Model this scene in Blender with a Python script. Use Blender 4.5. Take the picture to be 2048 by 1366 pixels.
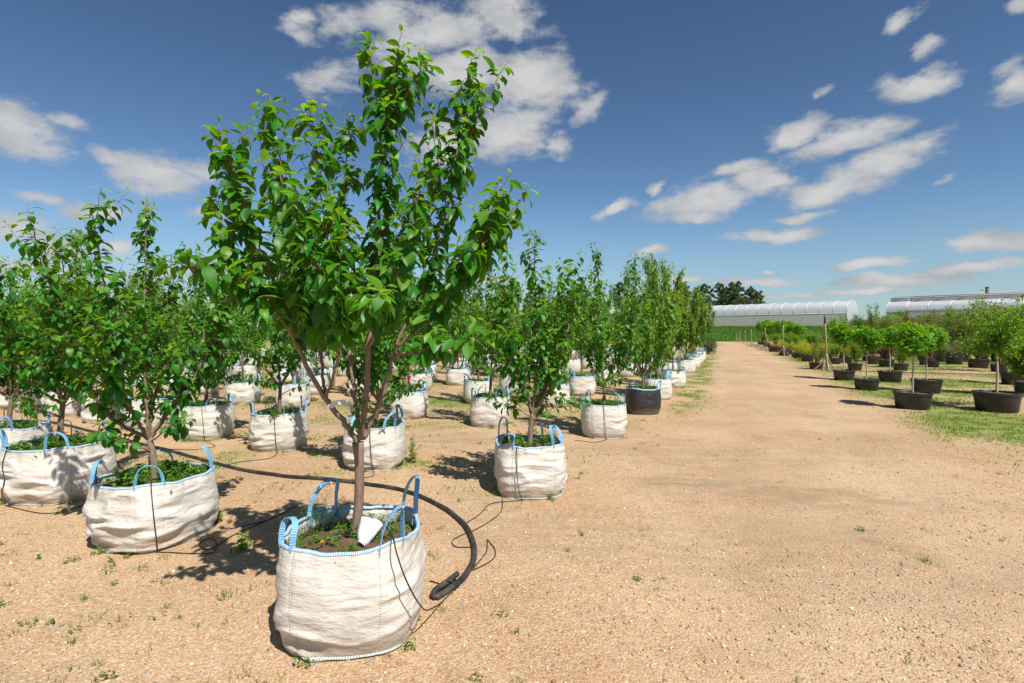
import bpy, math, random
import numpy as np
from mathutils import Matrix, Vector

# ------------------------------------------------------------------ clear, camera, world, sun, exposure
for o in list(bpy.data.objects):
    bpy.data.objects.remove(o)
S = bpy.context.scene
COL = S.collection
H, F, HZ = 1.70, 1080.0, 662.0          # camera height (m), focal length and horizon in photo pixels (2048 wide)

cam = bpy.data.cameras.new('camera')
cam.sensor_width = 36.0
cam.lens = 36.0 * F / 2048.0
cam.shift_y = -(683.0 - HZ) / 2048.0
cam.clip_start = 0.05
cam.clip_end = 6000
camo = bpy.data.objects.new('camera', cam)
camo.location = (0, 0, H)
camo.rotation_euler = (math.radians(90), 0, 0)
COL.objects.link(camo)
S.camera = camo
S.render.resolution_x, S.render.resolution_y = 1024, 683

SUN_EL = math.radians(54)
SUN_AZ = math.atan2(0.52, -0.85)        # from +Y, clockwise
W = bpy.data.worlds.new('World')
S.world = W
W.use_nodes = True
W.cycles.sampling_method = 'MANUAL'
W.cycles.sample_map_resolution = 512

sun = bpy.data.lights.new('sun', 'SUN')
sun.energy = 4.6
sun.angle = math.radians(0.53)
sun.color = (1.0, 0.955, 0.88)
suno = bpy.data.objects.new('sun', sun)
to_sun = Vector((math.sin(SUN_AZ) * math.cos(SUN_EL), math.cos(SUN_AZ) * math.cos(SUN_EL), math.sin(SUN_EL)))
suno.rotation_euler = to_sun.to_track_quat('Z', 'Y').to_euler()
suno.location = (8, -14, 25)
COL.objects.link(suno)

S.view_settings.view_transform = 'Standard'
S.view_settings.look = 'None'
S.view_settings.exposure = 0.58
S.view_settings.gamma = 1.0

S.cycles.max_bounces = 6
S.cycles.diffuse_bounces = 3
S.cycles.glossy_bounces = 2
S.cycles.transmission_bounces = 3
S.cycles.caustics_reflective = False
S.cycles.caustics_refractive = False
rng = np.random.default_rng(7)
random.seed(7)
TAU = 2 * math.pi


def gnd(x, y):
    """photo pixel on the ground -> (X, Y)"""
    d = H * F / (y - HZ)
    return (x - 1024.0) / F * d, d


def pt(x, y, d):
    """photo pixel at a known depth -> point"""
    return np.array([(x - 1024.0) / F * d, d, H - (y - HZ) / F * d])


# ------------------------------------------------------------------ node helpers
class NT:
    def __init__(self, tree):
        self.t = tree
        self.t.nodes.clear()

    def n(self, kind, **kw):
        nd = self.t.nodes.new(kind)
        ins = kw.pop('i', {})
        for k, v in kw.items():
            setattr(nd, k, v)
        for k, v in ins.items():
            s = nd.inputs[k]
            if hasattr(v, 'is_output') or isinstance(v, bpy.types.NodeSocket):
                self.t.links.new(v, s)
            else:
                s.default_value = v
        return nd

    def math(self, op, a, b=None, c=None, clamp=False):
        ins = {0: a}
        if b is not None:
            ins[1] = b
        if c is not None:
            ins[2] = c
        return self.n('ShaderNodeMath', operation=op, use_clamp=clamp, i=ins).outputs[0]

    def mix(self, f, a, b, blend='MIX'):
        nd = self.n('ShaderNodeMix', data_type='RGBA', blend_type=blend)
        for idx, v in ((0, f), (6, a), (7, b)):
            s = nd.inputs[idx]
            if isinstance(v, bpy.types.NodeSocket):
                self.t.links.new(v, s)
            else:
                s.default_value = v if idx == 0 else (tuple(v) + (1,))[:4]
        return nd.outputs[2]

    def ramp(self, f, stops, interp='LINEAR'):
        nd = self.n('ShaderNodeValToRGB', i={0: f})
        cr = nd.color_ramp
        cr.interpolation = interp
        while len(cr.elements) < len(stops):
            cr.elements.new(0.5)
        for e, (p, c) in zip(cr.elements, stops):
            e.position = p
            e.color = (tuple(c) + (1,))[:4] if not isinstance(c, (int, float)) else (c, c, c, 1)
        return nd.outputs[0]

    def smooth(self, x, a, b):
        return self.n('ShaderNodeMapRange', interpolation_type='SMOOTHSTEP', i={0: x, 1: a, 2: b, 3: 0.0, 4: 1.0}).outputs[0]

    def noise(self, vec, scale, detail=4, rough=0.55, **kw):
        return self.n('ShaderNodeTexNoise', i={'Vector': vec, 'Scale': scale, 'Detail': detail, 'Roughness': rough}, **kw).outputs[0]

    def map(self, vec, scale=(1, 1, 1), loc=(0, 0, 0), rot=(0, 0, 0)):
        return self.n('ShaderNodeMapping', i={'Vector': vec, 'Scale': scale, 'Location': loc, 'Rotation': rot}).outputs[0]


# ------------------------------------------------------------------ sky with clouds
def build_sky():
    w = NT(W.node_tree)
    sky = w.n('ShaderNodeTexSky', sky_type='NISHITA')
    sky.sun_disc = False
    sky.sun_elevation = SUN_EL
    sky.sun_rotation = SUN_AZ
    sky.altitude = 300
    sky.air_density = 1.0
    sky.dust_density = 0.1
    sky.ozone_density = 2.0
    skyc = w.n('ShaderNodeHueSaturation', i={'Hue': 0.499, 'Saturation': 0.94, 'Value': 1.0, 'Color': sky.outputs[0]}).outputs[0]
    skyc = w.mix(1.0, skyc, (0.19, 0.205, 0.208), 'MULTIPLY')
    skyc = w.n('ShaderNodeGamma', i={0: skyc, 1: 1.35}).outputs[0]
    skyc = w.mix(1.0, skyc, (4.9, 4.9, 4.9), 'MULTIPLY')
    d = w.n('ShaderNodeTexCoord').outputs['Generated']
    sp = w.n('ShaderNodeSeparateXYZ', i={0: d})
    az = w.math('ARCTAN2', sp.outputs[0], sp.outputs[1])
    el = w.math('ARCSINE', sp.outputs[2])
    p = w.n('ShaderNodeCombineXYZ', i={0: az, 1: el, 2: 0.0}).outputs[0]
    skyc = w.mix(w.math('MULTIPLY', w.math('SUBTRACT', 1.0, w.smooth(el, 0.0, 0.24)), 0.6), skyc, (3.2, 4.4, 5.6))
    # large and small wobble of the outline
    wob = w.n('ShaderNodeTexNoise', i={'Vector': w.map(p, (1, 1.7, 1)), 'Scale': 9.0, 'Detail': 5.0, 'Roughness': 0.6}).outputs[1]
    wob = w.n('ShaderNodeVectorMath', operation='SUBTRACT', i={0: wob, 1: (0.5, 0.5, 0.5)}).outputs[0]
    wob = w.n('ShaderNodeVectorMath', operation='MULTIPLY', i={0: wob, 1: (0.075, 0.045, 0.0)}).outputs[0]
    pw = w.n('ShaderNodeVectorMath', operation='ADD', i={0: p, 1: wob}).outputs[0]
    blobs = [  # photo px: cx, cy, rx, ry, tilt, faint
        (760, 30, 60, 45, 0, .25), (880, 60, 140, 50, 0, .15), (1010, 28, 85, 42, -25, .12), (930, 140, 105, 55, 0, .05),
        (1065, 165, 95, 62, -15, 0), (1010, 262, 100, 55, 8, 0), (890, 285, 75, 45, 0, .05), (660, 165, 62, 40, 10, .2),
        (600, 45, 42, 34, -30, .25), (615, 80, 34, 26, -20, .4), (1175, 222, 24, 42, -30, .25), (1115, 290, 28, 24, 0, .3),
        (690, 50, 50, 50, 40, .35), (800, 110, 70, 50, 0, .2),
        (35, 262, 130, 44, -20, .05), (150, 246, 46, 18, -20, .25), (225, 312, 62, 20, -12, .25), (320, 347, 96, 40, -10, .05),
        (400, 338, 56, 24, -10, .25), (85, 396, 56, 13, -14, .2), (190, 423, 66, 18, 0, .05), (425, 419, 48, 15, 0, .05),
        (35, 466, 118, 32, -13, .02), (140, 509, 52, 17, -6, .1), (240, 500, 44, 22, 0, .1), (60, 545, 130, 14, 0, .15),
        (330, 545, 90, 14, 0, .2), (560, 575, 120, 12, 0, .1), (980, 560, 90, 12, 0, .15),
        (1586, 267, 60, 24, 25, .05), (1690, 280, 118, 30, 14, .02), (1760, 325, 122, 30, 22, 0), (1662, 380, 96, 28, 12, 0),
        (1521, 364, 66, 28, 8, .05), (1400, 400, 108, 36, 8, 0), (1380, 430, 64, 18, 4, .05), (1487, 336, 50, 18, 10, .12),
        (1234, 415, 40, 13, 25, .05), (1303, 372, 26, 9, 35, .25), (1600, 437, 64, 11, 4, .05), (1552, 469, 94, 12, 6, 0),
        (1298, 500, 29, 9, 4, .1), (1734, 525, 92, 13, 4, 0), (1790, 560, 130, 13, 4, .05), (1925, 535, 120, 12, 6, .02),
        (1730, 583, 108, 8, 3, .02), (1505, 568, 78, 9, 0, .05), (1965, 480, 98, 22, 0, 0), (1536, 546, 18, 4, 0, .1),
        (1990, 583, 130, 10, 4, 0), (1345, 560, 70, 9, 0, .1), (1560, 598, 150, 6, 0, .2),
        (1842, 168, 66, 25, 10, 0), (1856, 88, 32, 18, 30, .1), (2040, 165, 52, 38, 15, 0), (1812, 38, 44, 13, 28, .42),
        (2045, 8, 26, 18, 0, .1), (1655, 182, 22, 9, 30, .35), (1890, 360, 22, 10, 10, .4)]
    m = None
    pv = w.n('ShaderNodeVectorMath', operation='ADD', i={0: pw, 1: (0, 0, 1)}).outputs[0]

    def ae(x, y):
        az_ = math.atan((x - 1024) / F)
        return np.array((az_, math.atan((HZ - y) / F * math.cos(az_))))
    for cx, cy, rx, ry, tilt, faint in blobs:
        c0 = ae(cx, cy)
        J = np.stack([(ae(cx + 4, cy) - ae(cx - 4, cy)) / 8, (ae(cx, cy - 4) - ae(cx, cy + 4)) / 8], 1)
        a = math.radians(tilt)
        Rm = np.array(((math.cos(a), math.sin(a)), (-math.sin(a), math.cos(a)))) / np.array((rx, ry))[:, None]
        Mx = Rm @ np.linalg.inv(J)
        off = -Mx @ c0
        xx = w.n('ShaderNodeVectorMath', operation='DOT_PRODUCT', i={0: pv, 1: (Mx[0, 0], Mx[0, 1], off[0])}).outputs['Value']
        yy = w.n('ShaderNodeVectorMath', operation='DOT_PRODUCT', i={0: pv, 1: (Mx[1, 0], Mx[1, 1], off[1])}).outputs['Value']
        ln = w.math('MULTIPLY_ADD', xx, xx, w.math('MULTIPLY_ADD', yy, yy, faint * 1.4))
        m = ln if m is None else w.math('SMOOTH_MIN', m, ln, 0.25)
    m = w.math('SQRT', w.math('MAXIMUM', m, 0.0))
    fb = w.noise(w.map(p, (1, 1.9, 1)), 17.0, 8, 0.62)
    mm = w.math('ADD', m, w.math('MULTIPLY', w.math('SUBTRACT', fb, 0.5), 2.3))
    dens = w.math('SUBTRACT', 1.0, w.smooth(mm, 0.50, 1.40))
    # the rest of the sky carries the same kind of loose cumulus
    q = w.n('ShaderNodeVectorMath', operation='DIVIDE', i={0: d, 1: w.n('ShaderNodeCombineXYZ', i={
        0: w.math('ADD', w.math('ABSOLUTE', sp.outputs[2]), 0.12), 1: w.math('ADD', w.math('ABSOLUTE', sp.outputs[2]), 0.12), 2: 1.0}).outputs[0]}).outputs[0]
    gen = w.smooth(w.noise(q, 1.5, 8, 0.6), 0.55, 0.70)
    out = w.math('MAXIMUM', w.smooth(w.math('ABSOLUTE', az), 0.80, 0.95), w.smooth(el, 0.58, 0.68))
    dens = w.math('MAXIMUM', dens, w.math('MULTIPLY', gen, out))
    # nothing solid below the horizon; clouds thin a little into the haze
    dens = w.math('MULTIPLY', dens, w.smooth(el, 0.0, 0.05))
    fb2 = w.noise(w.map(p, (1, 2.2, 1), (0.01, 0.018, 0)), 14.0, 6, 0.55)
    cc = w.ramp(w.math('ADD', fb2, w.math('MULTIPLY', w.math('SUBTRACT', 0.8, m), 0.28)),
                [(0.28, (4.2, 4.45, 4.8)), (0.72, (6.9, 6.85, 6.75))])
    col = w.mix(w.math('MULTIPLY', dens, 0.94), skyc, cc)
    bg = w.n('ShaderNodeBackground', i={'Color': col, 'Strength': 0.064})
    w.n('ShaderNodeOutputWorld', i={'Surface': bg.outputs[0]})


build_sky()

# ------------------------------------------------------------------ numpy helpers
def _hash(ix, iy, iz):
    h = (ix.astype(np.int64) * 374761393 + iy.astype(np.int64) * 668265263 + iz.astype(np.int64) * 1274126177) & 0xffffffff
    h = ((h ^ (h >> 13)) * 1103515245 + 12345) & 0xffffffff
    h = (h ^ (h >> 16)) * 69069 & 0xffffffff
    return (h & 0xffffff) / float(0xffffff)


def vnoise(x, y, z):
    x, y, z = np.broadcast_arrays(np.asarray(x, float), np.asarray(y, float), np.asarray(z, float))
    ix, iy, iz = np.floor(x), np.floor(y), np.floor(z)
    fx, fy, fz = x - ix, y - iy, z - iz
    fx, fy, fz = fx * fx * (3 - 2 * fx), fy * fy * (3 - 2 * fy), fz * fz * (3 - 2 * fz)
    r = 0
    for a in (0, 1):
        for b in (0, 1):
            for c in (0, 1):
                wgt = (fx if a else 1 - fx) * (fy if b else 1 - fy) * (fz if c else 1 - fz)
                r = r + wgt * _hash(ix + a, iy + b, iz + c)
    return r


def fbm(x, y, z, oct=4):
    s, a, t = 0, 0.5, 0
    for k in range(oct):
        s = s + a * vnoise(x * 2 ** k + 17 * k, y * 2 ** k + 5 * k, z * 2 ** k + 3 * k)
        t += a
        a *= 0.55
    return s / t


def sstep(x, a, b):
    t = np.clip((x - a) / (b - a), 0, 1)
    return t * t * (3 - 2 * t)


def nrm(v):
    v = np.asarray(v, float)
    return v / np.maximum(np.linalg.norm(v, axis=-1, keepdims=True), 1e-9)


class MB:
    """collects vertices, faces, and optional per-vertex colour / scalar"""
    def __init__(self):
        self.V, self.T, self.Q, self.C, self.L, self.k = [], [], [], [], [], 0

    def add(self, V, F_, col=None, ln=None):
        V = np.asarray(V, float).reshape(-1, 3)
        for f in (F_ if isinstance(F_, list) else [F_]):
            f = np.asarray(f, int)
            if f.size:
                (self.T if f.shape[1] == 3 else self.Q).append(f + self.k)
        n = len(V)
        self.V.append(V)
        self.C.append(np.broadcast_to(np.array((0, 0, 0, 1.0) if col is None else col), (n, 4)))
        self.L.append(np.zeros(n) if ln is None else np.asarray(ln, float))
        self.k += n
        return self

    def mesh(self, name, mat, smooth=True, col=False, ln=False):
        V = np.concatenate(self.V) if self.V else np.zeros((0, 3))
        tri = np.concatenate(self.T) if self.T else np.zeros((0, 3), int)
        quad = np.concatenate(self.Q) if self.Q else np.zeros((0, 4), int)
        me = bpy.data.meshes.new(name)
        me.vertices.add(len(V))
        me.vertices.foreach_set('co', V.ravel())
        loops = np.concatenate([tri.ravel(), quad.ravel()]).astype(np.int32)
        me.loops.add(len(loops))
        me.loops.foreach_set('vertex_index', loops)
        np_ = len(tri) + len(quad)
        me.polygons.add(np_)
        st = np.concatenate([np.arange(len(tri)) * 3, len(tri) * 3 + np.arange(len(quad)) * 4]).astype(np.int32)
        me.polygons.foreach_set('loop_start', st)
        me.polygons.foreach_set('use_smooth', np.full(np_, smooth))
        if col:
            a = me.attributes.new('tint', 'FLOAT_COLOR', 'POINT')
            a.data.foreach_set('color', np.concatenate(self.C).astype(np.float32).ravel())
        if ln:
            a = me.attributes.new('run', 'FLOAT', 'POINT')
            a.data.foreach_set('value', np.concatenate(self.L).astype(np.float32))
        me.materials.append(mat)
        me.update(calc_edges=True)
        return me


def link(name, data, parent=None, loc=None, rz=None):
    o = bpy.data.objects.new(name, data)
    COL.objects.link(o)
    if parent is not None:
        o.parent = parent
    if loc is not None:
        o.location = tuple(float(v) for v in loc)
    if rz is not None:
        o.rotation_euler = (0, 0, rz)
    return o


def tag(o, label=None, cat=None, group=None, kind=None):
    for k, v in (('label', label), ('category', cat), ('group', group), ('kind', kind)):
        if v:
            o[k] = v
    return o


def grid_faces(nu, nv, wrap=False):
    a = np.arange(nv - 1)[:, None] * nu
    b = np.arange(nu if wrap else nu - 1)[None, :]
    c = (b + 1) % nu
    return np.stack([(a + b), (a + c), (a + nu + c), (a + nu + b)], -1).reshape(-1, 4)


def frames(P):
    P = np.asarray(P, float)
    T = nrm(np.gradient(P, axis=0))
    ref = np.array([0.0, 0, 1]) if abs(T[0, 2]) < 0.9 else np.array([1.0, 0, 0])
    N = [nrm(np.cross(T[0], ref))]
    for i in range(1, len(P)):
        v = N[-1] - T[i] * np.dot(N[-1], T[i])
        N.append(nrm(v))
    N = np.array(N)
    return T, N, np.cross(T, N)


def tube(mb, P, R, sides=6, cap=True, col=None):
    P = np.asarray(P, float)
    R = np.broadcast_to(np.asarray(R, float), (len(P),))
    T, N, B = frames(P)
    th = np.arange(sides) * TAU / sides
    V = P[:, None] + R[:, None, None] * (np.cos(th)[None, :, None] * N[:, None] + np.sin(th)[None, :, None] * B[:, None])
    Fq = grid_faces(sides, len(P), True)
    Ft = []
    V = V.reshape(-1, 3)
    if cap:
        V = np.concatenate([V, P[:1], P[-1:]])
        n = len(V)
        i = np.arange(sides)
        j = (i + 1) % sides
        o = (len(P) - 1) * sides
        Ft = np.concatenate([np.stack([j, i, np.full(sides, n - 2)], -1), np.stack([o + i, o + j, np.full(sides, n - 1)], -1)])
    mb.add(V, [Fq, Ft] if cap else [Fq], col)


def ribbon(mb, P, Wd, width, thick=0.003):
    """flat strap along P, broad side along Wd"""
    P = np.asarray(P, float)
    T = nrm(np.gradient(P, axis=0))
    Wd = nrm(Wd - T * np.sum(Wd * T, -1, keepdims=True))
    Nn = np.cross(T, Wd)
    a, b = Wd * width / 2, Nn * thick / 2
    V = np.stack([P - a - b, P + a - b, P + a + b, P - a + b], 1)
    run = np.concatenate([[0], np.cumsum(np.linalg.norm(np.diff(P, axis=0), axis=1))])
    mb.add(V.reshape(-1, 3), grid_faces(4, len(P), True), ln=np.repeat(run, 4))


def resample(P, n):
    """smooth curve through control points (Catmull-Rom)"""
    P = np.asarray(P, float)
    Q = np.concatenate([[2 * P[0] - P[1]], P, [2 * P[-1] - P[-2]]])
    m = len(P) - 1
    t = np.linspace(0, m - 1e-6, n)
    i = t.astype(int)
    f = (t - i)[:, None]
    a, b, c, d = Q[i], Q[i + 1], Q[i + 2], Q[i + 3]
    return 0.5 * (2 * b + (c - a) * f + (2 * a - 5 * b + 4 * c - d) * f ** 2 + (3 * b - a - 3 * c + d) * f ** 3)


# ------------------------------------------------------------------ leaf templates: blade along +Y, upper side +Z
def leaf_template(seg=4, width=0.52, fold=0.35, curl=0.28, half=1, stalk=0.16, tip=1.0, twist=0.0, wave=0.0):
    V, Fq, Ft = [], [], []
    t = np.linspace(0, 1, seg + 1)
    w = 0.5 * width * np.sin(np.pi * t ** 0.96) ** 0.8
    w[0] = 0.02
    w[-1] = 0.004
    nx = 2 * half + 1
    xs = np.linspace(-1, 1, nx)
    for k in range(seg + 1):
        for x in xs:
            X = x * w[k]
            z = abs(X) * fold - curl * t[k] ** 2 + wave * math.sin(7 * t[k] + 2 * np.sign(x)) * abs(x) + twist * x * t[k]
            V.append((X, stalk + t[k] * (1 - stalk) - 0.12 * curl * t[k] ** 2, z))
    Fq = grid_faces(nx, seg + 1)
    k = len(V)
    V += [(-0.012, 0, 0.0), (0.012, 0, 0.0)]
    mid = half
    V += [(-0.012, stalk, 0.004), (0.012, stalk, 0.004)]
    Fq = np.concatenate([Fq, [[k, k + 1, k + 3, k + 2]]])
    return np.array(V), Fq


def diamond_leaf(width=0.5, fold=0.3, curl=0.25):
    V = np.array([(0, 0, 0), (-width / 2, .45, fold * width / 2), (0, .5, -curl * .25), (width / 2, .45, fold * width / 2), (0, 1, -curl)])
    return V, np.array([(0, 2, 1), (0, 3, 2), (1, 2, 4), (2, 3, 4)])


def palm_leaf():
    V, T = [(0, 0.25, 0.03)], []
    ang = [-125, -90, -62, -42, -22, 0, 22, 42, 62, 90, 125]
    rad = [.35, .62, .34, .78, .36, .95, .36, .78, .34, .62, .35]
    for a, r in zip(ang, rad):
        a = math.radians(a)
        V.append((r * .75 * math.sin(a), .25 + r * .75 * math.cos(a), -.25 * r * r))
    for k in range(1, len(ang)):
        T.append((0, k + 1, k))
    return np.array(V), np.array(T)


LEAVES_HI = [leaf_template(6, .47, .30, .22, 2, wave=.012), leaf_template(6, .52, .18, .42, 2, wave=.02),
             leaf_template(6, .42, .45, .12, 2, wave=.01), leaf_template(6, .46, .25, .58, 2, twist=.15)]
LEAVES_MID = [leaf_template(4, .48, .30, .25), leaf_template(4, .52, .20, .45), leaf_template(4, .44, .42, .15)]
LEAVES_TWO = [leaf_template(3, .50, .30, .28), leaf_template(3, .50, .20, .5)]
LEAVES_LOW = [diamond_leaf(.55, .3, .25), diamond_leaf(.5, .2, .45)]
LEAVES_NARROW = [leaf_template(3, .40, .30, .40), leaf_template(3, .36, .35, .55)]
LEAVES_SMALL = [diamond_leaf(.45, .3, .2), diamond_leaf(.6, .2, .4)]
LEAVES_PALM = [palm_leaf()]


def leaf_basis(axis, up):
    y = nrm(axis)
    x = nrm(np.cross(y, up))
    z = np.cross(x, y)
    return x, y, z


def put_leaves(mb, temps, pos, axis, up, size, tint, r):
    """tint: (n,4) colours; spreads the given templates"""
    n = len(pos)
    if n == 0:
        return
    which = r.integers(0, len(temps), n)
    x, y, z = leaf_basis(axis, up)
    for k, (V, Fc) in enumerate(temps):
        s = np.where(which == k)[0]
        if not len(s):
            continue
        P = pos[s][:, None] + size[s][:, None, None] * (V[None, :, 0:1] * x[s][:, None] + V[None, :, 1:2] * y[s][:, None] + V[None, :, 2:3] * z[s][:, None])
        Fa = (Fc[None] + (np.arange(len(s)) * len(V))[:, None, None]).reshape(-1, Fc.shape[1])
        mb.add(P.reshape(-1, 3), Fa, np.repeat(tint[s], len(V), 0))


# ------------------------------------------------------------------ materials
MATS = {}


def mat(name):
    m = bpy.data.materials.new(name)
    m.use_nodes = True
    MATS[name] = m
    return m, NT(m.node_tree)


def out(t, sh, disp=None):
    t.n('ShaderNodeOutputMaterial', i={'Surface': sh})


def leaf_mat(name, trans=0.40, rough=0.40, back=(0.10, 0.17, 0.03), spec=0.36):
    m, t = mat(name)
    c = t.n('ShaderNodeAttribute', attribute_name='tint').outputs['Color']
    oc = t.n('ShaderNodeTexCoord').outputs['Object']
    nz = t.noise(oc, 23.0, 3)
    c = t.mix(0.45, c, t.mix(nz, (0.5, 0.5, 0.5), (1.5, 1.45, 1.3)), 'MULTIPLY')
    bf = t.n('ShaderNodeNewGeometry').outputs['Backfacing']
    cu = t.mix(t.math('MULTIPLY', bf, 0.55), c, back)
    nb = t.n('ShaderNodeBump', i={'Strength': 0.25, 'Distance': 0.004, 'Height': t.noise(oc, 160.0, 2)}).outputs[0]
    p = t.n('ShaderNodeBsdfPrincipled', i={'Base Color': cu, 'Roughness': rough, 'Specular IOR Level': spec, 'Normal': nb})
    tc = t.mix(1.0, t.n('ShaderNodeHueSaturation', i={'Hue': 0.470, 'Saturation': 1.1, 'Value': 2.5, 'Color': c}).outputs[0], (1, 1, .7), 'MULTIPLY')
    tr = t.n('ShaderNodeBsdfTranslucent', i={'Color': tc})
    mx = t.n('ShaderNodeMixShader', i={0: trans, 1: p.outputs[0], 2: tr.outputs[0]})
    out(t, mx.outputs[0])
    return m


M_LEAF = leaf_mat('leaf')
M_WEED = leaf_mat('weed_leaf', 0.35, 0.5)
M_NEEDLE = leaf_mat('needle', 0.12, 0.6, (0.04, 0.06, 0.02), 0.2)


def bark_mat(name, a, b, scale=40):
    m, t = mat(name)
    oc = t.n('ShaderNodeTexCoord').outputs['Object']
    n1 = t.noise(t.map(oc, (1, 1, 0.35)), scale, 6, 0.65)
    n2 = t.noise(oc, 9, 3)
    c = t.ramp(n1, [(0.3, a), (0.7, b)])
    c = t.mix(t.math('MULTIPLY', n2, 0.5), c, tuple(v * 1.5 for v in b))
    lent = t.smooth(t.noise(t.map(oc, (1, 1, 4)), 28, 2), 0.62, 0.68)
    c = t.mix(t.math('MULTIPLY', lent, 0.5), c, tuple(v * 0.45 for v in a))
    bp = t.n('ShaderNodeBump', i={'Strength': 0.5, 'Distance': 0.006, 'Height': n1}).outputs[0]
    p = t.n('ShaderNodeBsdfPrincipled', i={'Base Color': c, 'Roughness': 0.75, 'Normal': bp, 'Specular IOR Level': 0.3})
    out(t, p.outputs[0])
    return m


M_BARK = bark_mat('bark', (0.085, 0.055, 0.040), (0.24, 0.17, 0.125))
M_TWIG = bark_mat('twig', (0.09, 0.045, 0.03), (0.19, 0.11, 0.07))
M_PALEBARK = bark_mat('pale_bark', (0.20, 0.16, 0.11), (0.42, 0.36, 0.27))
M_PINEBARK = bark_mat('pine_bark', (0.10, 0.055, 0.035), (0.30, 0.15, 0.08), 6)
M_STAKE = bark_mat('stake_wood', (0.17, 0.13, 0.09), (0.33, 0.26, 0.18), 20)


def fabric_mat(name, base, dirt, dark=False):
    m, t = mat(name)
    oc = t.n('ShaderNodeTexCoord').outputs['Object']
    sp = t.n('ShaderNodeSeparateXYZ', i={0: oc})
    n1 = t.noise(oc, 5, 5)
    n2 = t.noise(t.map(oc, (1, 1, 1.6)), 14, 6, 0.6)
    c = t.mix(n1, tuple(v * 0.88 for v in base), tuple(min(v * 1.07, .85) for v in base))
    low = t.math('SUBTRACT', 1.0, t.smooth(t.math('ADD', sp.outputs[2], t.math('MULTIPLY', t.math('SUBTRACT', n2, 0.5), 0.22)), 0.0, 0.17))
    c = t.mix(t.math('MULTIPLY', low, 0.72), c, dirt)
    st = t.smooth(t.noise(t.map(oc, (1, 1, .5)), 7, 5, .7), 0.56, 0.75)
    c = t.mix(t.math('MULTIPLY', st, 0.30), c, dirt)
    # woven tape: fine cross ribs
    wv = t.math('ADD', t.n('ShaderNodeTexWave', bands_direction='Z', i={'Vector': oc, 'Scale': 70.0, 'Distortion': 1.5}).outputs[1],
                t.n('ShaderNodeTexWave', bands_direction='DIAGONAL', i={'Vector': t.map(oc, (1, 1, 0)), 'Scale': 70.0, 'Distortion': 1.5}).outputs[1])
    crease = t.noise(t.map(oc, (1, 1, 3.0)), 11, 4, 0.55)
    r2 = t.math('ABSOLUTE', t.math('SUBTRACT', t.noise(t.map(oc, (1, 1, 2.4)), 7, 4, 0.55), 0.5))
    b1 = t.n('ShaderNodeBump', i={'Strength': 0.42, 'Distance': 0.03, 'Height': t.math('ADD', t.math('MULTIPLY', crease, 0.6), t.math('MULTIPLY', r2, -1.2))}).outputs[0]
    b2 = t.n('ShaderNodeBump', i={'Strength': 0.08, 'Distance': 0.0015, 'Height': wv, 'Normal': b1}).outputs[0]
    p = t.n('ShaderNodeBsdfPrincipled', i={'Base Color': c, 'Roughness': 0.42 if dark else 0.55, 'Specular IOR Level': 0.5 if dark else 0.35, 'Normal': b2})
    if dark:
        out(t, p.outputs[0])
    else:
        tr = t.n('ShaderNodeBsdfTranslucent', i={'Color': c})
        out(t, t.n('ShaderNodeMixShader', i={0: 0.10, 1: p.outputs[0], 2: tr.outputs[0]}).outputs[0])
    return m


M_BAG = fabric_mat('bag_fabric', (0.66, 0.625, 0.56), (0.40, 0.30, 0.20))
M_BAGBLACK = fabric_mat('bag_fabric_black', (0.022, 0.022, 0.024), (0.20, 0.15, 0.10), True)


def strap_mat(name, base, stitch, freq, width=0.5):
    m, t = mat(name)
    run = t.n('ShaderNodeAttribute', attribute_name='run').outputs['Fac']
    oc = t.n('ShaderNodeTexCoord').outputs['Object']
    s = t.math('SINE', t.math('ADD', t.math('MULTIPLY', run, freq), t.math('MULTIPLY', t.noise(oc, 30, 2), 4.0)))
    f = t.smooth(s, width - 0.25, width + 0.25)
    c = t.mix(t.noise(oc, 25, 3), tuple(v * 0.75 for v in base), base)
    c = t.mix(t.math('MULTIPLY', f, 0.85), c, stitch)
    bp = t.n('ShaderNodeBump', i={'Strength': 0.4, 'Distance': 0.002, 'Height': s}).outputs[0]
    p = t.n('ShaderNodeBsdfPrincipled', i={'Base Color': c, 'Roughness': 0.6, 'Normal': bp})
    out(t, p.outputs[0])
    return m


M_STRAP = strap_mat('strap_blue', (0.10, 0.35, 0.60), (0.36, 0.57, 0.74), 480, 0.55)
M_RIM = strap_mat('rim_blue', (0.14, 0.38, 0.62), (0.66, 0.69, 0.70), 560, 0.15)
M_HEM = strap_mat('hem_stitch', (0.30, 0.38, 0.36), (0.66, 0.64, 0.56), 420, 0.1)
M_SEAM = strap_mat('seam_stitch', (0.70, 0.66, 0.58), (0.30, 0.25, 0.18), 420, 0.2)


def plain(name, col, rough=0.6, noise_amt=0.3, nscale=12, spec=0.4, bump=0.0, bscale=60, dust=None):
    m, t = mat(name)
    oc = t.n('ShaderNodeTexCoord').outputs['Object']
    n1 = t.noise(oc, nscale, 5, 0.6)
    c = t.mix(n1, tuple(v * (1 - noise_amt) for v in col), tuple(min(1, v * (1 + noise_amt)) for v in col))
    if dust:
        c = t.mix(t.math('MULTIPLY', t.smooth(t.noise(oc, 5, 5, .65), 0.42, 0.75), 0.7), c, dust)
    p = t.n('ShaderNodeBsdfPrincipled', i={'Base Color': c, 'Roughness': rough, 'Specular IOR Level': spec})
    if bump:
        p.inputs['Normal'].default_value = (0, 0, 0)
        b = t.n('ShaderNodeBump', i={'Strength': bump, 'Distance': 0.02, 'Height': t.noise(oc, bscale, 5, 0.7)}).outputs[0]
        t.t.links.new(b, p.inputs['Normal'])
    out(t, p.outputs[0])
    return m


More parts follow.
